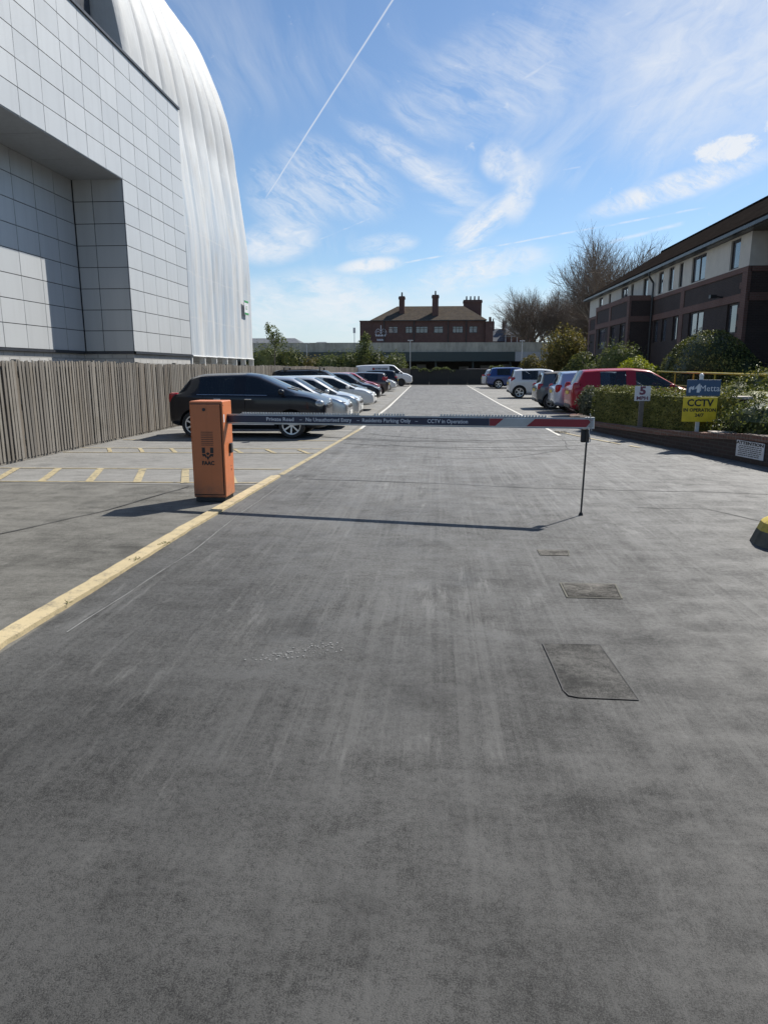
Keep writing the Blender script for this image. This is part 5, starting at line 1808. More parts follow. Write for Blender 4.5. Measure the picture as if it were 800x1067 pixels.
for k in range(6):
    z = 0.055 - k * 0.034
    x = -0.33 + rn.uniform(0, 0.05)
    while x < 0.29:
        w = rn.uniform(0.03, 0.09)
        b.box(x, min(0.33, x + w), -0.0195, -0.0165, z - 0.007, z + 0.007)
        x += w + 0.018
b.build('small_print', M['text_black'], at)

# ------------------------------------------------------------------ the yellow-nosed kerb at the right edge
kb = empty('kerb_block', 'rounded dirty concrete kerb block with yellow painted top at the right edge', 'kerb block', (3.95, 6.85, 0))
fp = []
for k in range(9):
    a = math.pi / 2 + math.pi * k / 8
    fp.append((-0.42 + 0.42 * math.cos(a) * 0.85, 0.40 * math.sin(a)))
fp = fp + [(1.6, -0.40), (1.6, 0.40)]
def tapered(mb, pts, z0, z1, s0, s1, m=0, top=True):
    i, n = len(mb.v), len(pts)
    c = Vector((0.3, 0))
    f = lambda p, s: (p[0] + (0.0 if p[0] > 1 else s * (1 if p[0] < -0.3 else 0.4)), p[1] * (1 - s * 1.6))
    mb.v += [(*f(p, s0), z0) for p in pts] + [(*f(p, s1), z1) for p in pts]
    for k in range(n):
        l = (k + 1) % n
        mb.f.append((i + k, i + l, i + n + l, i + n + k)); mb.m.append(m)
    if top:
        mb.f.append(tuple(i + n + k for k in range(n))); mb.m.append(m)
b = MB(); tapered(b, fp, 0, 0.135, 0.0, 0.05, top=False); tapered(b, fp, 0.135, 0.136, 0.05, 0.05)
b.build('kerb_body', M['kerb_dirty'], kb, bevel=0.01)
b = MB(); tapered(b, fp, 0.1365, 0.215, 0.052, 0.080, top=False); tapered(b, fp, 0.215, 0.255, 0.080, 0.14)
M['yellow_block'] = paint_marking('yellow_block_paint', (0.58, 0.44, 0.07), 0.55)
b.build('painted_top', M['yellow_block'], kb)

# ------------------------------------------------------------------ the barrier
bar = empty('barrier_gate', 'closed barrier with orange steel cabinet, long lettered arm and thin black prop', 'barrier', (-2.90, 8.83, 0))
barM = Vector((-2.90, 8.83, 0))
W2, D2, H2 = 0.215, 0.205, 1.30
b = MB(); b.box(-W2, W2, -D2 + 0.015, D2, 0.055, H2); b.build('housing', M['orange'], bar, bevel=0.014, seg=3)
b = MB(); b.box(-W2 + 0.022, W2 - 0.03, -D2 - 0.008, -D2 + 0.0145, 0.10, H2 - 0.04); dr_ = b.build('door', M['orange'], bar, bevel=0.006)
b = MB()
for z0, z1, x0, x1 in ((0.088, 0.098, -W2 + 0.01, W2 - 0.02), (H2 - 0.038, H2 - 0.03, -W2 + 0.01, W2 - 0.02)):
    b.box(x0, x1, -D2 + 0.008, -D2 + 0.0155, z0, z1)
b.box(W2 - 0.028, W2 - 0.02, -D2 + 0.008, -D2 + 0.0155, 0.098, H2 - 0.04)
b.build('door_gap', M['logo_black'], bar)
b = MB(); b.box(-W2 + 0.02, W2 - 0.02, -D2 + 0.03, D2 - 0.02, 0.0, 0.054); b.build('base_plate', M['black_plastic'], bar)
b = MB(); b.tube((-0.02, -D2 - 0.008, H2 - 0.105), (-0.02, -D2 - 0.016, H2 - 0.105), 0.021, n=16); b.build('lock', M['black_plastic'], dr_)
b = MB()
for k in range(8):
    z = 0.905 - k * 0.0235
    b.box(-0.075, 0.082, -D2 - 0.0105, -D2 - 0.0082, z, z + 0.007)
b.build('vent_louvres', M['logo_black'], dr_)
lg = MB()
y0_ = -D2 - 0.0108
def lgp(pts):
    lg.extrude([(x, y0_, z) for x, z in pts], (0, 0.0022, 0))
lgp([(-0.072, 0.64), (-0.03, 0.64), (-0.03, 0.712), (-0.072, 0.712)])
lgp([(0.037, 0.64), (0.079, 0.64), (0.079, 0.712), (0.037, 0.712)])
lgp([(-0.072, 0.63), (-0.062, 0.59), (-0.04, 0.605), (-0.025, 0.575), (-0.012, 0.60), (-0.03, 0.63)])
lgp([(0.079, 0.63), (0.069, 0.59), (0.047, 0.605), (0.032, 0.575), (0.019, 0.60), (0.037, 0.63)])
lgp([(-0.022, 0.635), (0.0035, 0.652), (0.029, 0.635), (0.0035, 0.61)])
lgp([(-0.018, 0.59), (0.0035, 0.60), (0.025, 0.59), (0.0035, 0.548)])
lg.build('emblem', M['logo_black'], dr_)
text_mesh('lettering', 'FAAC', 0.070, M['logo_black'], dr_, (0.003, y0_ + 0.001, 0.508), FX, bold=0.003, sx=0.92)
b = MB(); b.box(W2 - 0.002, W2 + 0.03, 0.02, 0.10, 0.615, 0.745); b.build('photocell', M['black_plastic'], bar, bevel=0.008)
b = MB(); b.box(W2 - 0.001, W2 + 0.0015, -0.165, -0.125, 1.03, 1.13); b.build('sticker', M['sign_white'], bar)
b = MB()
for z in (0.40, 0.44, 0.385):
    b.tube((W2, 0.08, z), (W2 + 0.004, 0.08, z), 0.007, n=8)
b.tube((W2, -0.16, H2 - 0.05), (W2 + 0.004, -0.16, H2 - 0.05), 0.007, n=8)
b.build('screws', M['black_plastic'], bar)

A0, A1 = Vector((-2.70, 8.84, 1.065)), Vector((1.84, 8.10, 1.085))
al = (A1 - A0); AL = al.length; az_ = math.atan2(al.y, al.x)
hh = 0.058
b = MB(); b.box(0, AL, -0.010, 0.040, -hh, hh)
arm = b.build('arm', M['alu'], bar, loc=A0 - barM, rot=(0, -math.asin((A1.z - A0.z) / AL), az_), bevel=0.008)
b = MB(); b.box(0.01, 3.40, -0.0135, -0.0105, -0.043, 0.047); b.build('navy_strip', M['arm_navy'], arm)
b = MB(); y_ = -0.0125
for pts, mm in (([(3.402, -0.043), (3.47, -0.043), (3.57, 0.047), (3.402, 0.047)], 0), ([(3.472, -0.043), (3.83, -0.043), (3.93, 0.047), (3.572, 0.047)], 1), ([(3.832, -0.043), (AL - 0.09, -0.043), (AL - 0.02, 0.047), (3.932, 0.047)], 0), ([(AL - 0.088, -0.043), (AL - 0.01, -0.043), (AL - 0.01, 0.047), (AL - 0.018, 0.047)], 1)):
    b.extrude([(x, y_, z) for x, z in pts], (0, 0.002, 0), mm)
b.build('striped_strip', [M['arm_red'], M['arm_white']], arm)
b = MB(); b.box(-0.12, 0.02, -0.03, 0.055, -0.05, 0.05); b.build('pivot_bracket', M['black_plastic'], arm, bevel=0.01)
b = MB(); b.box(0.0, AL, -0.012, 0.0, hh, hh + 0.006); b.box(0, AL, -0.014, -0.002, -hh - 0.004, -hh + 0.003); b.build('edge_trim', M['arm_white'], arm)
b = MB()                                       # rubber skirt of small teeth on top
x = 0.22
while x < 4.05:
    if not (1.80 < x < 1.95 or 2.35 < x < 2.80):
        b.box(x, x + 0.022, 0.004, 0.018, hh + 0.003, hh + 0.030)
    x += 0.036
b.box(0.2, 1.8, 0.004, 0.018, hh, hh + 0.012); b.box(2.8, 4.05, 0.004, 0.018, hh, hh + 0.012)
b.build('rubber_teeth', M['post_metal'], arm)
# the words are spaced along the strip as they are read
for s, x, w in (('Private Road', 0.75, 0.37), ('\u2013', 1.03, None), ('No Unauthorised Entry', 1.395, 0.60), ('\u2013', 1.785, None), ('Residents Parking Only', 2.14, 0.61), ('\u2013', 2.52, None), ('CCTV in Operation', 2.90, 0.49)):
    o = text_mesh('lettering', s, 0.062, M['text_white'], arm, (x, -0.0145, 0.002), FX, bold=0.0006, depth=0.0006)
    if w:
        o.scale = (w / max(0.01, o.dimensions.x), 1.05, 1)
b = MB(); b.tube((0, 0, 0.02), (0.02, 0.012, 1.02), 0.011, n=10); pr = b.build('prop_leg', M['black_plastic'], bar, loc=Vector((1.75, 8.115, 0)) - barM)
b = MB(); b.tube((0, 0, 0.0), (0, 0, 0.035), 0.028, 0.018, n=12); b.build('foot', M['rubber'], pr)
b = MB(); b.box(-0.045, 0.055, 0.035, 0.065, 0.86, 1.02); b.build('hinge_plate', M['black_plastic'], pr, bevel=0.015)
b = MB()
b.path([(0.0, -0.018, 1.16), (0.05, -0.028, 1.10), (0.03, -0.028, 0.99), (0.055, -0.02, 0.88), (0.02, -0.01, 0.86)], 0.005, 6)
b.path([(0.03, -0.025, 1.20), (0.045, -0.03, 1.12), (0.06, -0.022, 1.0)], 0.005, 6)
b.box(-0.01, 0.09, -0.02, 0.055, 1.146, 1.154)
b.build('cable_tie', M['arm_white'], pr)

# ------------------------------------------------------------------ cars
from mathutils.bvhtree import BVHTree
from mathutils.kdtree import KDTree
WHEELS = {}
def wheel_meshes(r, w, style):
    key = (round(r, 3), round(w, 3), style)
    if key in WHEELS:
        return WHEELS[key]
    t = MB()
    ri = r * 0.69
    t.lathe([(ri, -w / 2 + 0.01), (ri + 0.02, -w / 2), (r * 0.93, -w / 2), (r * 0.985, -w / 2 + 0.025), (r, -w / 4), (r, w / 4), (r * 0.985, w / 2 - 0.025), (r * 0.93, w / 2), (ri + 0.02, w / 2), (ri, w / 2 - 0.01), (ri, w * 0.1), (0.001, w * 0.1)], 28)
    to = t.build('tyre', M['rubber'], smooth=True, angle=35)
    s = MB()
    s.lathe([(ri + 0.004, -w / 2 + 0.012), (ri + 0.004, -w / 2 + 0.001), (ri - 0.02, -w / 2 + 0.004), (ri - 0.03, -w / 2 + 0.03), (ri - 0.012, 0.0)], 28)
    s.lathe([(0.001, -w / 2 + 0.018), (0.05, -w / 2 + 0.02), (0.062, -w / 2 + 0.04), (0.062, 0.0)], 16)
    n = {'five': 5, 'twin': 5, 'star': 7, 'cover': 9}[style]
    for k in range(n):
        a = 2 * math.pi * k / n + 0.3
        for off in ((-0.14, 0.14) if style == 'twin' else (0.0,)):
            aa = a + off
            hw = {'five': 0.034, 'twin': 0.016, 'star': 0.02, 'cover': 0.026}[style]
            d = Vector((math.cos(aa), 0, math.sin(aa)))
            pdir = Vector((-math.sin(aa), 0, math.cos(aa)))
            y0, y1 = -w / 2 + 0.022, -w / 2 + 0.014
            P = []
            for rr, yy, k2 in ((0.04, y0, 0.8), (ri - 0.012, y1, 1.15)):
                for sgn in (-1, 1):
                    q = d * rr + pdir * sgn * hw * k2
                    P.append((q.x, yy, q.z))
            s.extrude([P[0], P[1], P[3], P[2]], (0, 0.022, 0))
    so_ = s.build('rim', M['rim_dark'] if style == 'cover' else M['rim'], smooth=True, angle=30)
    res = (to.data, so_.data)
    bpy.data.objects.remove(to); bpy.data.objects.remove(so_)
    WHEELS[key] = res
    return res


def make_car(name, label, loc, paint, L=4.1, W=1.74, H=1.50, rz=0.0, group=None, wb=2.55, fo=0.80, r=0.31, clear=0.20, rake=0.16, rear_drop=0.955, size=1.0, belt=0.61, hood=0.62, nose=0.50,
             roof=(-1.68, -1.30, -0.18, 0.42, 1.22), tail=0.64, wr=0.70, style='five', sub=2, lamps=None, tails=None, trim_sill=False, rails=False, box=False, van=False,
             plate_f=True, plate_r=True, dark_roof=None, glass='glass_car', antenna=False, category='car', handle='body', detail=True, tinted=False):
    """body grown from cross sections; roof = x of rear glass top, rear side glass end, B pillar, windscreen top, windscreen foot"""
    root = empty(name, label, category, loc, rz, group)
    root.scale = (size, size, size)
    hw = W / 2
    xr1, xq, xb, xw1, xw0 = roof
    x0, x1 = -L / 2, L / 2
    bz = belt * H
    #        x            plan  zb           belt        top         rail
    ST = [(x0,           0.80, clear + .20, 0.46 * H,   0.52 * H,   0.80),
          (x0 + 0.05,    0.90, clear + .08, bz * 0.93,  tail * H - .05, 0.78),
          (x0 + (0.05 if van else rake), 0.955, clear + .04, bz * 0.99, tail * H, 0.74 if not van else wr + 0.02),
          (xr1,          0.985, clear,      bz,         rear_drop * H,  wr),
          (xq,           0.995, clear - .01, bz,        0.982 * H,  wr + .005),
          (xb - 0.035,   1.0,  clear - .02, bz * 0.99,  0.997 * H,  wr + .01),
          (xb + 0.035,   1.0,  clear - .02, bz * 0.99,  0.997 * H,  wr + .01),
          (xw1,          1.0,  clear - .02, bz * 0.985, 0.968 * H,  wr - .01),
          (xw0,          0.995, clear - .01, bz * 0.97, hood * H + 0.035,  0.82),
          (xw0 + (x1 - xw0) * 0.45, 0.985, clear, bz * 0.95, hood * H - 0.02, 0.78),
          (x1 - 0.22,    0.93, clear + .02, nose * H,   nose * H + 0.055, 0.72),
          (x1 - 0.06,    0.84, clear + .05, nose * H - .10,   nose * H - 0.04, 0.66),
          (x1,           0.70, clear + .12, nose * H - .22,   nose * H - 0.16, 0.58)]
    cabin = (3, 8)
    rows = 9
    V, F, MI = [], [], []
    for k, (x, pw, zb, be, tp, rl) in enumerate(ST):
        inside = 3 <= k <= 7
        w = hw * pw
        zm = zb + (be - zb) * 0.58
        if k in (0, 1, 10, 11, 12):
            rail = (w * 0.93, tp - 0.02); rail2 = (w * 0.75, tp)
        elif inside:
            rail = (hw * rl, tp - 0.075); rail2 = (hw * rl * 0.87, tp - 0.012)
        else:
            rail = (hw * rl * (1.0 if k != 2 else 1.0), tp - 0.03); rail2 = (hw * rl * 0.85, tp - 0.005)
        half = [(0, zb), (w * 0.80, zb), (w * 0.955, zb + 0.09), (w, zm), (w * 0.985, be - 0.02), (w * 0.955, be + 0.025), rail, rail2, (0, tp + (0.022 if inside else 0.012))]
        for y, z in half:
            V.append((x, y, z))
        for y, z in half[1:-1]:
            V.append((x, -y, z))
    per = rows + rows - 2
    ring = list(range(rows)) + [per - 1 - i for i in range(rows - 2)]     # around: left side up, then right side down
    def cell(k, q):
        """part code of the face between stations k, k+1 at ring step q"""
        side = 0 if q < rows - 1 else 1
        row = q if side == 0 else 2 * (rows - 1) - 1 - q
        if row >= 7 and k == 7: return 1
        if row >= 7 and k == 2 and not van: return 2
        if row == 5:
            if k in (6, 7): return 3 + side
            if k == 4 and not van: return 5 + side
        if 2 <= row <= 4:
            if k in (6, 7): return 7 + side
            if k in (4, 5) and not van: return 9 + side
        if row <= 1 and (trim_sill or row == 0): return 11
        if dark_roof and row >= 6 and 3 <= k <= 6: return 13
        return 0
    n = len(ring)
    for k in range(len(ST) - 1):
        for q in range(n):
            a, b_ = ring[q], ring[(q + 1) % n]
            F.append((k * per + a, k * per + b_, (k + 1) * per + b_, (k + 1) * per + a))
            MI.append(cell(k, q))
    F.append(tuple(reversed(ring))); MI.append(0)
    F.append(tuple((len(ST) - 1) * per + a for a in ring)); MI.append(0)
    me = bpy.data.meshes.new('tmp_body')
    me.from_pydata(V, [], F)
    for k in range(14):
        me.materials.append(M['trim'])
    me.polygons.foreach_set('material_index', MI)
    # keep belt, sill and roof edges a little crisper
    cr = me.attributes.new('crease_edge', 'FLOAT', 'EDGE')
    val = []
    for e in me.edges:
        a, b_ = e.vertices
        ra, rb = a % per, b_ % per
        same_st = a // per == b_ // per
        f = lambda q: q if q < rows else q - rows + 1
        if not same_st and f(ra) == f(rb) and f(ra) in (2, 4, 5, 6):
            val.append({2: 0.5, 4: 0.35, 5: 0.55, 6: 0.45}[f(ra)])
        elif same_st and a // per in (3, 4, 7, 8) and min(f(ra), f(rb)) >= 5:
            val.append(0.5)
        elif same_st and a // per == 2 and min(f(ra), f(rb)) >= 5:
            val.append(0.6)
        else:
            val.append(0.0)
    cr.data.foreach_set('value', val)
    bo = bpy.data.objects.new('tmp_body', me); COL.objects.link(bo)
    ss_ = bo.modifiers.new('s', 'SUBSURF'); ss_.levels = sub; ss_.render_levels = sub
    dg = C.evaluated_depsgraph_get(); dg.update()
    smooth_me = bpy.data.meshes.new_from_object(bo.evaluated_get(dg))
    bm = bmesh.new(); bm.from_mesh(smooth_me); bm.normal_update()
    bvh = BVHTree.FromBMesh(bm)
    kd = KDTree(len(bm.verts))
    nrm_ = [v.normal.copy() for v in bm.verts]
    for i, v in enumerate(bm.verts):
        kd.insert(v.co, i)
    kd.balance()
    bm.free()
    # wheel arches
    fx, rx = x1 - fo, x1 - fo - wb
    cut = MB()
    for x in (fx, rx):
        for s in (-1, 1):
            cut.tube((x, s * (hw - 0.30), r + 0.01), (x, s * (hw + 0.25), r + 0.01), r * 1.15, r * 1.15, 28)
    co = cut.build('tmp_cut', [M['trim']] * 14)
    co.data.polygons.foreach_set('material_index', [12] * len(co.data.polygons))
    bmod = bo.modifiers.new('b', 'BOOLEAN'); bmod.operation = 'DIFFERENCE'; bmod.object = co; bmod.solver = 'EXACT'
    dg = C.evaluated_depsgraph_get(); dg.update()
    full = bpy.data.meshes.new_from_object(bo.evaluated_get(dg))
    bpy.data.objects.remove(bo); bpy.data.objects.remove(co)
    vs_ = [v.co.copy() for v in full.vertices]
    groups_ = {}
    for p in full.polygons:
        code = p.material_index
        if code == 12:
            code = 20 + (1 if p.center.x > 0 else 0) + (2 if p.center.y > 0 else 0)
        groups_.setdefault(code, []).append(tuple(p.vertices))
    names = {0: ('body', paint), 1: ('windscreen', M[glass]), 2: ('rear_window', M['glass_dark'] if tinted else M[glass]), 3: ('side_window', M[glass]), 4: ('side_window', M[glass]),
             5: ('side_window', M['glass_dark'] if tinted else M[glass]), 6: ('side_window', M['glass_dark'] if tinted else M[glass]), 7: ('door', paint), 8: ('door', paint), 9: ('door', paint), 10: ('door', paint),
             11: ('underbody', M['trim']), 20: ('wheel_arch', M['rubber']), 21: ('wheel_arch', M['rubber']), 22: ('wheel_arch', M['rubber']), 23: ('wheel_arch', M['rubber']), 13: ('roof_panel', dark_roof or paint)}
    doors = {}
    for code, faces in groups_.items():
        nm, mt = names[code]
        used = sorted({i for f in faces for i in f})
        mp_ = {i: k for k, i in enumerate(used)}
        m2 = bpy.data.meshes.new(nm)
        pts = [vs_[i].copy() for i in used]
        if nm in ('door',):
            cx_ = sum(p.x for p in pts) / len(pts); cz_ = sum(p.z for p in pts) / len(pts)
            ext = max(p.x for p in pts) - min(p.x for p in pts)
            k_ = 1 - 0.011 / ext
            for p in pts:
                p.x = cx_ + (p.x - cx_) * k_; p.z = cz_ + (p.z - cz_) * (1 - 0.008)
        m2.from_pydata([tuple(p) for p in pts], [], [tuple(mp_[i] for i in f) for f in faces])
        m2.materials.append(mt)
        if code < 20:
            m2.polygons.foreach_set('use_smooth', [True] * len(faces))
            nn = []
            for i in used:
                acc = Vector()
                for co_, idx, dist in kd.find_n(vs_[i], 3):
                    acc += nrm_[idx] / (dist + 1e-4)
                nn.append(tuple(acc.normalized()))
            m2.normals_split_custom_set_from_vertices(nn)
        m2.update()
        o = bpy.data.objects.new(nm, m2); COL.objects.link(o); o.parent = root
        if nm == 'door':
            doors[code] = o
    def hit(o_, d_):
        h = bvh.ray_cast(Vector(o_), Vector(d_))
        return h[0]
    # wheels
    tm, rm = wheel_meshes(r, 0.205, style)
    for x in (fx, rx):
        for s in (-1, 1):
            wo = bpy.data.objects.new('wheel', None); wo.empty_display_size = 0.1
            COL.objects.link(wo); wo.parent = root
            wo.location = (x, s * (hw - 0.115), r)
            wo.rotation_euler = (0, random.uniform(0, 6), 0 if s < 0 else math.pi)
            for nm, d_ in (('tyre', tm), ('rim', rm)):
                o = bpy.data.objects.new(nm, d_); COL.objects.link(o); o.parent = wo
    # lamps, plates, grille
    for s in (-1, 1):
        y, z, ry, rzz, rx2 = lamps or (0.70, nose * H - 0.03, 0.17, 0.062, 0.20)
        h = hit((x1 + 2, s * hw * y, z), (-1, 0, 0))
        if h:
            b = MB(); b.ellipsoid((h.x - rx2 * 0.92, h.y, h.z), (rx2, ry, rzz), 16, 10, power=0.8)
            b.build('headlight', M['lens'], root, smooth=True)
        y, z, ry, rzz, rx2 = tails or (0.80, 0.60 * H, 0.085, 0.13, 0.13)
        h = hit((x0 - 2, s * hw * y, z), (1, 0, 0))
        if h:
            b = MB(); b.ellipsoid((h.x + rx2 * 0.86, h.y, h.z), (rx2, ry, rzz), 14, 10, power=0.55)
            b.build('tail_light', M['lens_red'], root, smooth=True)
    h = hit((x1 + 2, 0, nose * H - 0.16), (-1, 0, 0))
    if h:
        b = MB(); b.box(h.x - 0.10, h.x + 0.006, -hw * 0.50, hw * 0.50, nose * H - 0.20, nose * H - 0.10); b.build('grille', M['trim'], root, bevel=0.02)
        b = MB(); b.box(h.x - 0.10, h.x + 0.004, -hw * 0.58, hw * 0.58, clear + 0.10, clear + 0.21); b.build('lower_grille', M['trim'], root, bevel=0.03)
        b = MB(); b.ellipsoid((h.x + 0.002, 0, nose * H - 0.075), (0.02, 0.055, 0.04), 12, 8); b.build('badge', M['chrome'], root, smooth=True)
        if plate_f:
            b = MB(); b.box(h.x - 0.02, h.x + 0.018, -0.26, 0.26, clear + 0.20, clear + 0.31); b.build('number_plate', M['plate_white'], root)
    h = hit((x0 - 2, 0, 0.50 * H), (1, 0, 0))
    if h and plate_r:
        b = MB(); b.box(h.x - 0.012, h.x + 0.03, -0.26, 0.26, 0.50 * H - 0.055, 0.50 * H + 0.055); b.build('number_plate', M['plate_yellow'], root)
        b = MB(); b.box(h.x - 0.01, h.x + 0.05, -hw * 0.60, hw * 0.60, clear + 0.10, clear + 0.22); b.build('rear_bumper_trim', M['trim'], root, bevel=0.03)
    # mirrors and handles
    for s in (-1, 1):
        b = MB(); b.ellipsoid((xw0 - 0.30, s * (hw + 0.085), bz + 0.085), (0.075, 0.10, 0.072), 12, 8, power=0.75)
        b.tube((xw0 - 0.28, s * (hw * 0.96), bz + 0.03), (xw0 - 0.30, s * (hw + 0.05), bz + 0.06), 0.03, n=6)
        b.build('wing_mirror', paint, root, smooth=True)
        for xd, c_ in ((xb - 0.62, 9), (xb + 0.16, 7)):
            if van and c_ == 9: continue
            dc = c_ + (0 if s > 0 else 1)
            h = hit((xd, s * 3, bz - 0.09), (0, -s, 0))
            if h and dc in doors:
                b = MB(); b.box(xd - 0.09, xd + 0.09, h.y - 0.018, h.y + 0.018, bz - 0.105, bz - 0.075)
                b.build('handle', M['chrome'] if handle == 'chrome' else paint, doors[dc], bevel=0.008)
    if detail:
        for x in (xb - 0.05, xb - 0.95):
            for s in (-0.45, 0.45):
                if x < xr1 + 0.1: continue
                b = MB()
                b.box(x - 0.32, x + 0.22, s * hw - 0.22, s * hw + 0.22, 0.42, 0.56)
                b.box(x - 0.36, x - 0.22, s * hw - 0.21, s * hw + 0.21, 0.52, bz + 0.17)
                b.box(x - 0.35, x - 0.26, s * hw - 0.11, s * hw + 0.11, bz + 0.14, bz + 0.30)
                b.build('seat', M['seat'], root, bevel=0.03)
        b = MB(); b.box(xw0 - 0.40, xw0 - 0.02, -hw * 0.85, hw * 0.85, bz - 0.25, bz + 0.01); b.build('dashboard', M['seat'], root, bevel=0.04)
        h = hit((xw0 - 0.1, 0, 4), (0, 0, -1))
        if h:
            b = MB()
            for s, y in ((1, -0.10), (1, 0.42)):
                a_ = hit((xw0 - 0.05, y, 4), (0, 0, -1)); c_ = hit((xw0 - 0.24, y - 0.42, 4), (0, 0, -1))
                if a_ and c_:
                    b.tube(a_ + Vector((0, 0, 0.012)), c_ + Vector((0, 0, 0.014)), 0.010, n=5)
            b.build('wiper', M['trim'], root)
    if rails:
        for s in (-1, 1):
            P = []
            for k in range(7):
                x = xr1 + 0.05 + (xw1 - xr1 - 0.1) * k / 6
                h = hit((x, s * hw * (wr - 0.04), 4), (0, 0, -1))
                P.append((x, s * hw * (wr - 0.03), (h.z if h else H) + (0.045 if 0 < k < 6 else 0.0)))
            b = MB(); b.path(P, 0.020, 6); b.build('roof_rail', M['trim'] if not rails == 'silver' else M['rim'], root)
    if box:
        b = MB()
        for x in (xr1 + 0.55, xw1 - 0.25):
            b.box(x - 0.04, x + 0.04, -hw * 0.72, hw * 0.72, H + 0.06, H + 0.095)
            for s in (-1, 1):
                b.box(x - 0.03, x + 0.03, s * hw * 0.70 - 0.03, s * hw * 0.70 + 0.03, H - 0.07, H + 0.065)
        b.build('roof_bars', M['trim'], root, bevel=0.01)
    if antenna:
        b = MB(); b.tube((xr1 + 0.35, 0, 0.97 * H), (xr1 + 0.05, 0, 0.97 * H + 0.26), 0.006, 0.004, 5); b.build('aerial', M['trim'], root)
    return root


P_ = {}
for nm, c_, me_, ro_ in (('black', (0.006, 0.007, 0.012), 0.0, 0.3), ('silver', (0.50, 0.51, 0.52), 0.75, 0.32), ('silver_two', (0.58, 0.58, 0.57), 0.6, 0.32), ('white', (0.70, 0.70, 0.68), 0, 0.3),
                         ('suv_black', (0.012, 0.012, 0.013), 0, 0.3), ('navy', (0.014, 0.017, 0.026), 0.2, 0.3), ('orange_car', (0.45, 0.10, 0.025), 0.1, 0.3), ('red', (0.33, 0.016, 0.022), 0.05, 0.28),
                         ('crimson', (0.34, 0.010, 0.024), 0.0, 0.3), ('brown_grey', (0.060, 0.048, 0.045), 0.4, 0.32), ('mid_grey', (0.085, 0.098, 0.110), 0.4, 0.32), ('blue', (0.018, 0.050, 0.19), 0.3, 0.3),
                         ('ice_blue', (0.40, 0.47, 0.60), 0.6, 0.30), ('white_two', (0.64, 0.65, 0.66), 0, 0.3), ('van_white', (0.66, 0.67, 0.68), 0, 0.35)):
    P_[nm] = car_paint(nm + '_paint', c_, me_, ro_, {'suv_black': 0.4, 'black': 0.5, 'navy': 0.4, 'crimson': 0.5}.get(nm, 0.9))
GW, GE = 'cars parked along the pale fence', 'cars parked beside the brick block'
xo = make_car('crossover_car', 'black crossover parked nearest the barrier behind the orange cabinet', (-4.68, 17.8, 0), P_['black'], L=4.02, W=1.80, H=1.60, wb=2.46, fo=0.86, r=0.335, clear=0.22, group=GW,
         belt=0.66, hood=0.685, nose=0.58, roof=(-1.46, -1.20, -0.08, 0.30, 1.24), tail=0.70, rake=0.24, rear_drop=0.935, glass='glass_dark', style='star', trim_sill=True, antenna=True, handle='chrome', tinted=True,
         lamps=(0.76, 0.86, 0.15, 0.10, 0.18), tails=(0.80, 0.98, 0.09, 0.14, 0.15))
for s_ in (-1, 1):
    b = MB(); b.box(-0.85, 0.72, s_ * 0.885 - 0.02, s_ * 0.885 + 0.02, 0.335, 0.375); b.build('sill_strip', M['alu'], xo, bevel=0.008)
    b = MB(); b.path([(-1.22, s_ * 0.870, 1.075), (-0.4, s_ * 0.877, 1.070), (0.55, s_ * 0.872, 1.062)], 0.008, 5); b.build('window_trim', M['chrome'], xo)
make_car('hatchback_car', 'silver hatchback parked immediately beyond the black crossover', (-4.50, 20.5, 0), P_['silver'], L=4.08, W=1.72, H=1.50, group=GW, style='five', nose=0.52)
make_car('hatchback_car', 'pale silver hatchback second beyond the black crossover', (-4.42, 23.0, 0), P_['silver_two'], L=4.05, W=1.73, H=1.48, group=GW, style='five', nose=0.53, roof=(-1.66, -1.28, -0.14, 0.50, 1.30))
make_car('hatchback_car', 'white hatchback with sloping roof parked beside the black roof barred car', (-4.62, 29.5, 0), P_['white'], L=4.28, W=1.77, H=1.44, group=GW, wb=2.62, fo=0.88, style='twin', roof=(-1.72, -1.30, -0.12, 0.40, 1.35), tinted=True)
make_car('estate_suv', 'tall black car with black roof bars parked beyond the white hatchback', (-5.42, 32.4, 0), P_['suv_black'], L=4.6, W=1.84, H=1.68, group=GW, wb=2.7, fo=0.90, r=0.35, clear=0.24, roof=(-2.02, -1.70, -0.30, 0.42, 1.22), rails=True, box=True, style='twin', tinted=True)
make_car('hatchback_car', 'dark blue black hatchback parked before the orange car', (-4.9, 36.4, 0), P_['navy'], L=4.2, W=1.76, H=1.50, group=GW, style='five', tinted=True)
make_car('hatchback_car', 'orange small car with its nose just showing between dark and red cars', (-5.35, 41.0, 0), P_['orange_car'], L=3.7, W=1.65, H=1.50, group=GW, wb=2.4, fo=0.72, roof=(-1.5, -1.15, -0.15, 0.38, 1.10))
make_car('hatchback_car', 'red hatchback parked nose out beside the dark grey hatchback', (-5.35, 43.6, 0), P_['red'], L=3.9, W=1.68, H=1.50, group=GW, wb=2.46, fo=0.78, roof=(-1.6, -1.22, -0.15, 0.40, 1.16))
make_car('hatchback_car', 'dark brown grey hatchback reversed with red tail light towards the lane', (-4.98, 46.3, 0), P_['brown_grey'], L=3.97, W=1.72, H=1.50, rz=math.pi, group=GW, wb=2.49, fo=0.82, r=0.315, style='five', tails=(0.80, 0.98, 0.10, 0.22, 0.14), tinted=True)
make_car('hatchback_car', 'small white car with rounded nose out beyond the dark grey hatchback', (-4.85, 54.6, 0), P_['white_two'], L=3.75, W=1.66, H=1.44, group=GW, wb=2.4, fo=0.76, roof=(-1.5, -1.15, -0.15, 0.38, 1.12))
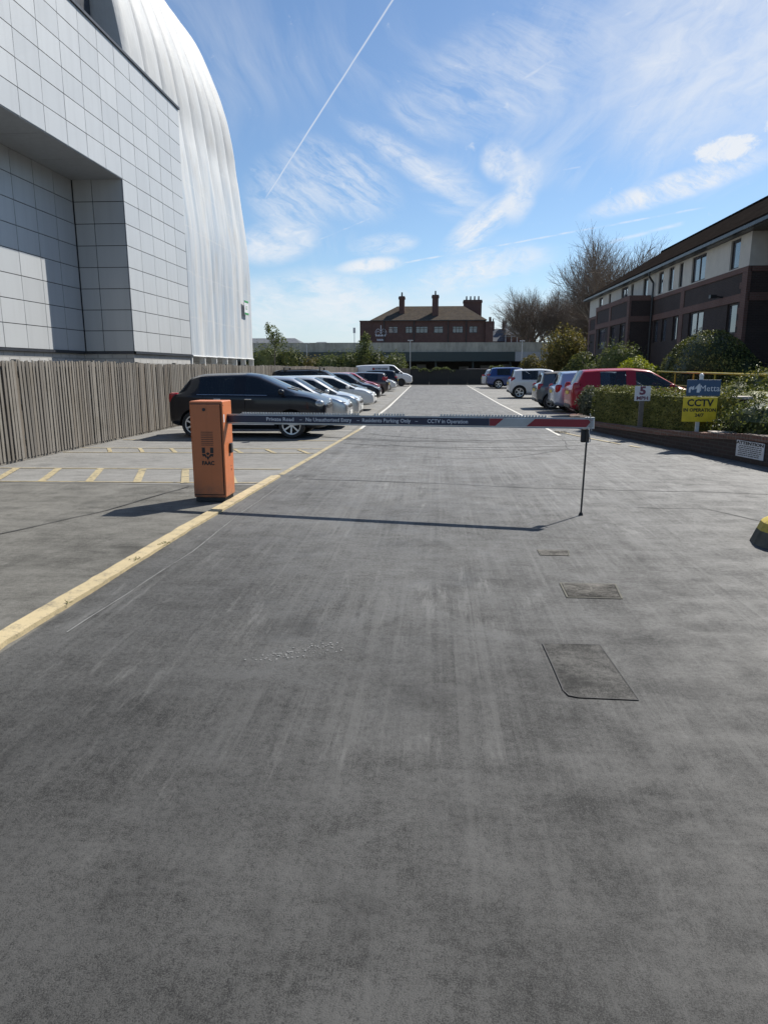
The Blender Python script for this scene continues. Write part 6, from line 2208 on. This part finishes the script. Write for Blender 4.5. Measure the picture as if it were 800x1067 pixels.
make_car('estate_suv', 'dark car reversed in front of the white van', (-5.2, 58.3, 0), P_['navy'], L=4.3, W=1.80, H=1.62, rz=math.pi, group=GW, wb=2.6, fo=0.86, roof=(-1.85, -1.45, -0.2, 0.42, 1.2), tinted=True)
van_o = make_car('panel_van', 'white panel van parked nose out at the far end of the row', (-5.1, 70.9, 0), P_['van_white'], size=1.08, L=5.25, W=1.98, H=1.98, group=GW, wb=3.1, fo=1.0, r=0.34, clear=0.26, belt=0.58, hood=0.60, nose=0.49,
         roof=(-2.40, -1.6, 0.42, 0.95, 1.78), tail=0.94, wr=0.80, style='cover', van=True, category='van')
b = MB()
rn = random.Random(4)
x = -0.75
while x < 0.25:
    w = rn.uniform(0.07, 0.15)
    b.box(x, x + w, -0.925, -0.915, 1.58, 1.68); b.box(x, x + w * 0.9, -0.925, -0.915, 1.46, 1.53)
    x += w + 0.04
b.build('side_graphics', M['arm_navy'], van_o)
b = MB(); b.box(-1.05, -0.82, -0.925, -0.915, 1.46, 1.68); b.build('side_graphics', M['arm_red'], van_o)

make_car('hatchback_car', 'crimson hatchback parked tail out behind the planter hedge', (7.05, 26.0, 0), P_['crimson'], size=1.07, L=4.12, W=1.72, H=1.62, group=GE, wb=2.6, fo=0.82, r=0.315, belt=0.59, hood=0.62, roof=(-1.66, -1.15, -0.10, 0.52, 1.42), tail=0.66, wr=0.70,
         tails=(0.82, 0.93, 0.075, 0.22, 0.14), antenna=True)
sc = make_car('hatchback_car', 'ice blue hatchback with square red tail lamps left of the crimson car', (6.85, 28.65, 0), P_['ice_blue'], size=1.07, L=4.05, W=1.74, H=1.54, group=GE, wb=2.5, fo=0.82, roof=(-1.72, -1.30, -0.14, 0.46, 1.24), tails=(0.84, 0.88, 0.10, 0.15, 0.13), tail=0.66)
make_car('small_car', 'dark grey small car with oval tail lamps left of the ice blue hatchback', (6.5, 31.2, 0), P_['mid_grey'], size=1.08, L=3.95, W=1.76, H=1.50, group=GE, wb=2.55, fo=0.80, dark_roof=M['trim'], roof=(-1.70, -1.30, -0.12, 0.50, 1.16), wr=0.74, tails=(0.82, 0.88, 0.10, 0.13, 0.13), tail=0.66, tinted=True)
make_car('hatchback_car', 'small white hatchback parked alone with tail towards the lane', (6.42, 42.5, 0), P_['white_two'], size=1.13, L=3.62, W=1.64, H=1.52, group=GE, wb=2.42, fo=0.66, r=0.315, style='five', roof=(-1.52, -1.18, -0.12, 0.42, 1.14), tail=0.66, tails=(0.84, 0.93, 0.07, 0.16, 0.12))
make_car('crossover_car', 'bright blue crossover parked near the far end of the lane', (7.1, 63.0, 0), P_['blue'], size=1.16, L=4.35, W=1.80, H=1.60, group=GE, wb=2.62, fo=0.86, r=0.34, style='five', roof=(-1.80, -1.45, -0.2, 0.42, 1.20), trim_sill=True, tinted=True)
make_car('hatchback_car', 'white car just showing past the tail of the blue crossover', (6.8, 66.9, 0), P_['white'], size=1.14, L=4.2, W=1.76, H=1.50, group=GE)

# weeds
rng = np.random.default_rng(5)
for k, (x, y, r_) in enumerate(((-2.61, 6.35, 0.028), (-2.64, 5.75, 0.022), (-2.66, 4.6, 0.016))):
    n_ = int(1300 * r_)
    P = np.stack([x + rng.normal(0, r_, n_), y + rng.normal(0, r_ * 1.6, n_), np.abs(rng.normal(0.031, 0.010, n_))], 1)
    o = leaves_to_mesh('weed_tuft', P, np.tile((0, 0, 1.0), (n_, 1)), 0.010, rng, M['moss'])
    tag(o, 'tiny weed tuft growing in a crack of the yellow kerb', 'weed', 'weeds on the yellow kerb')
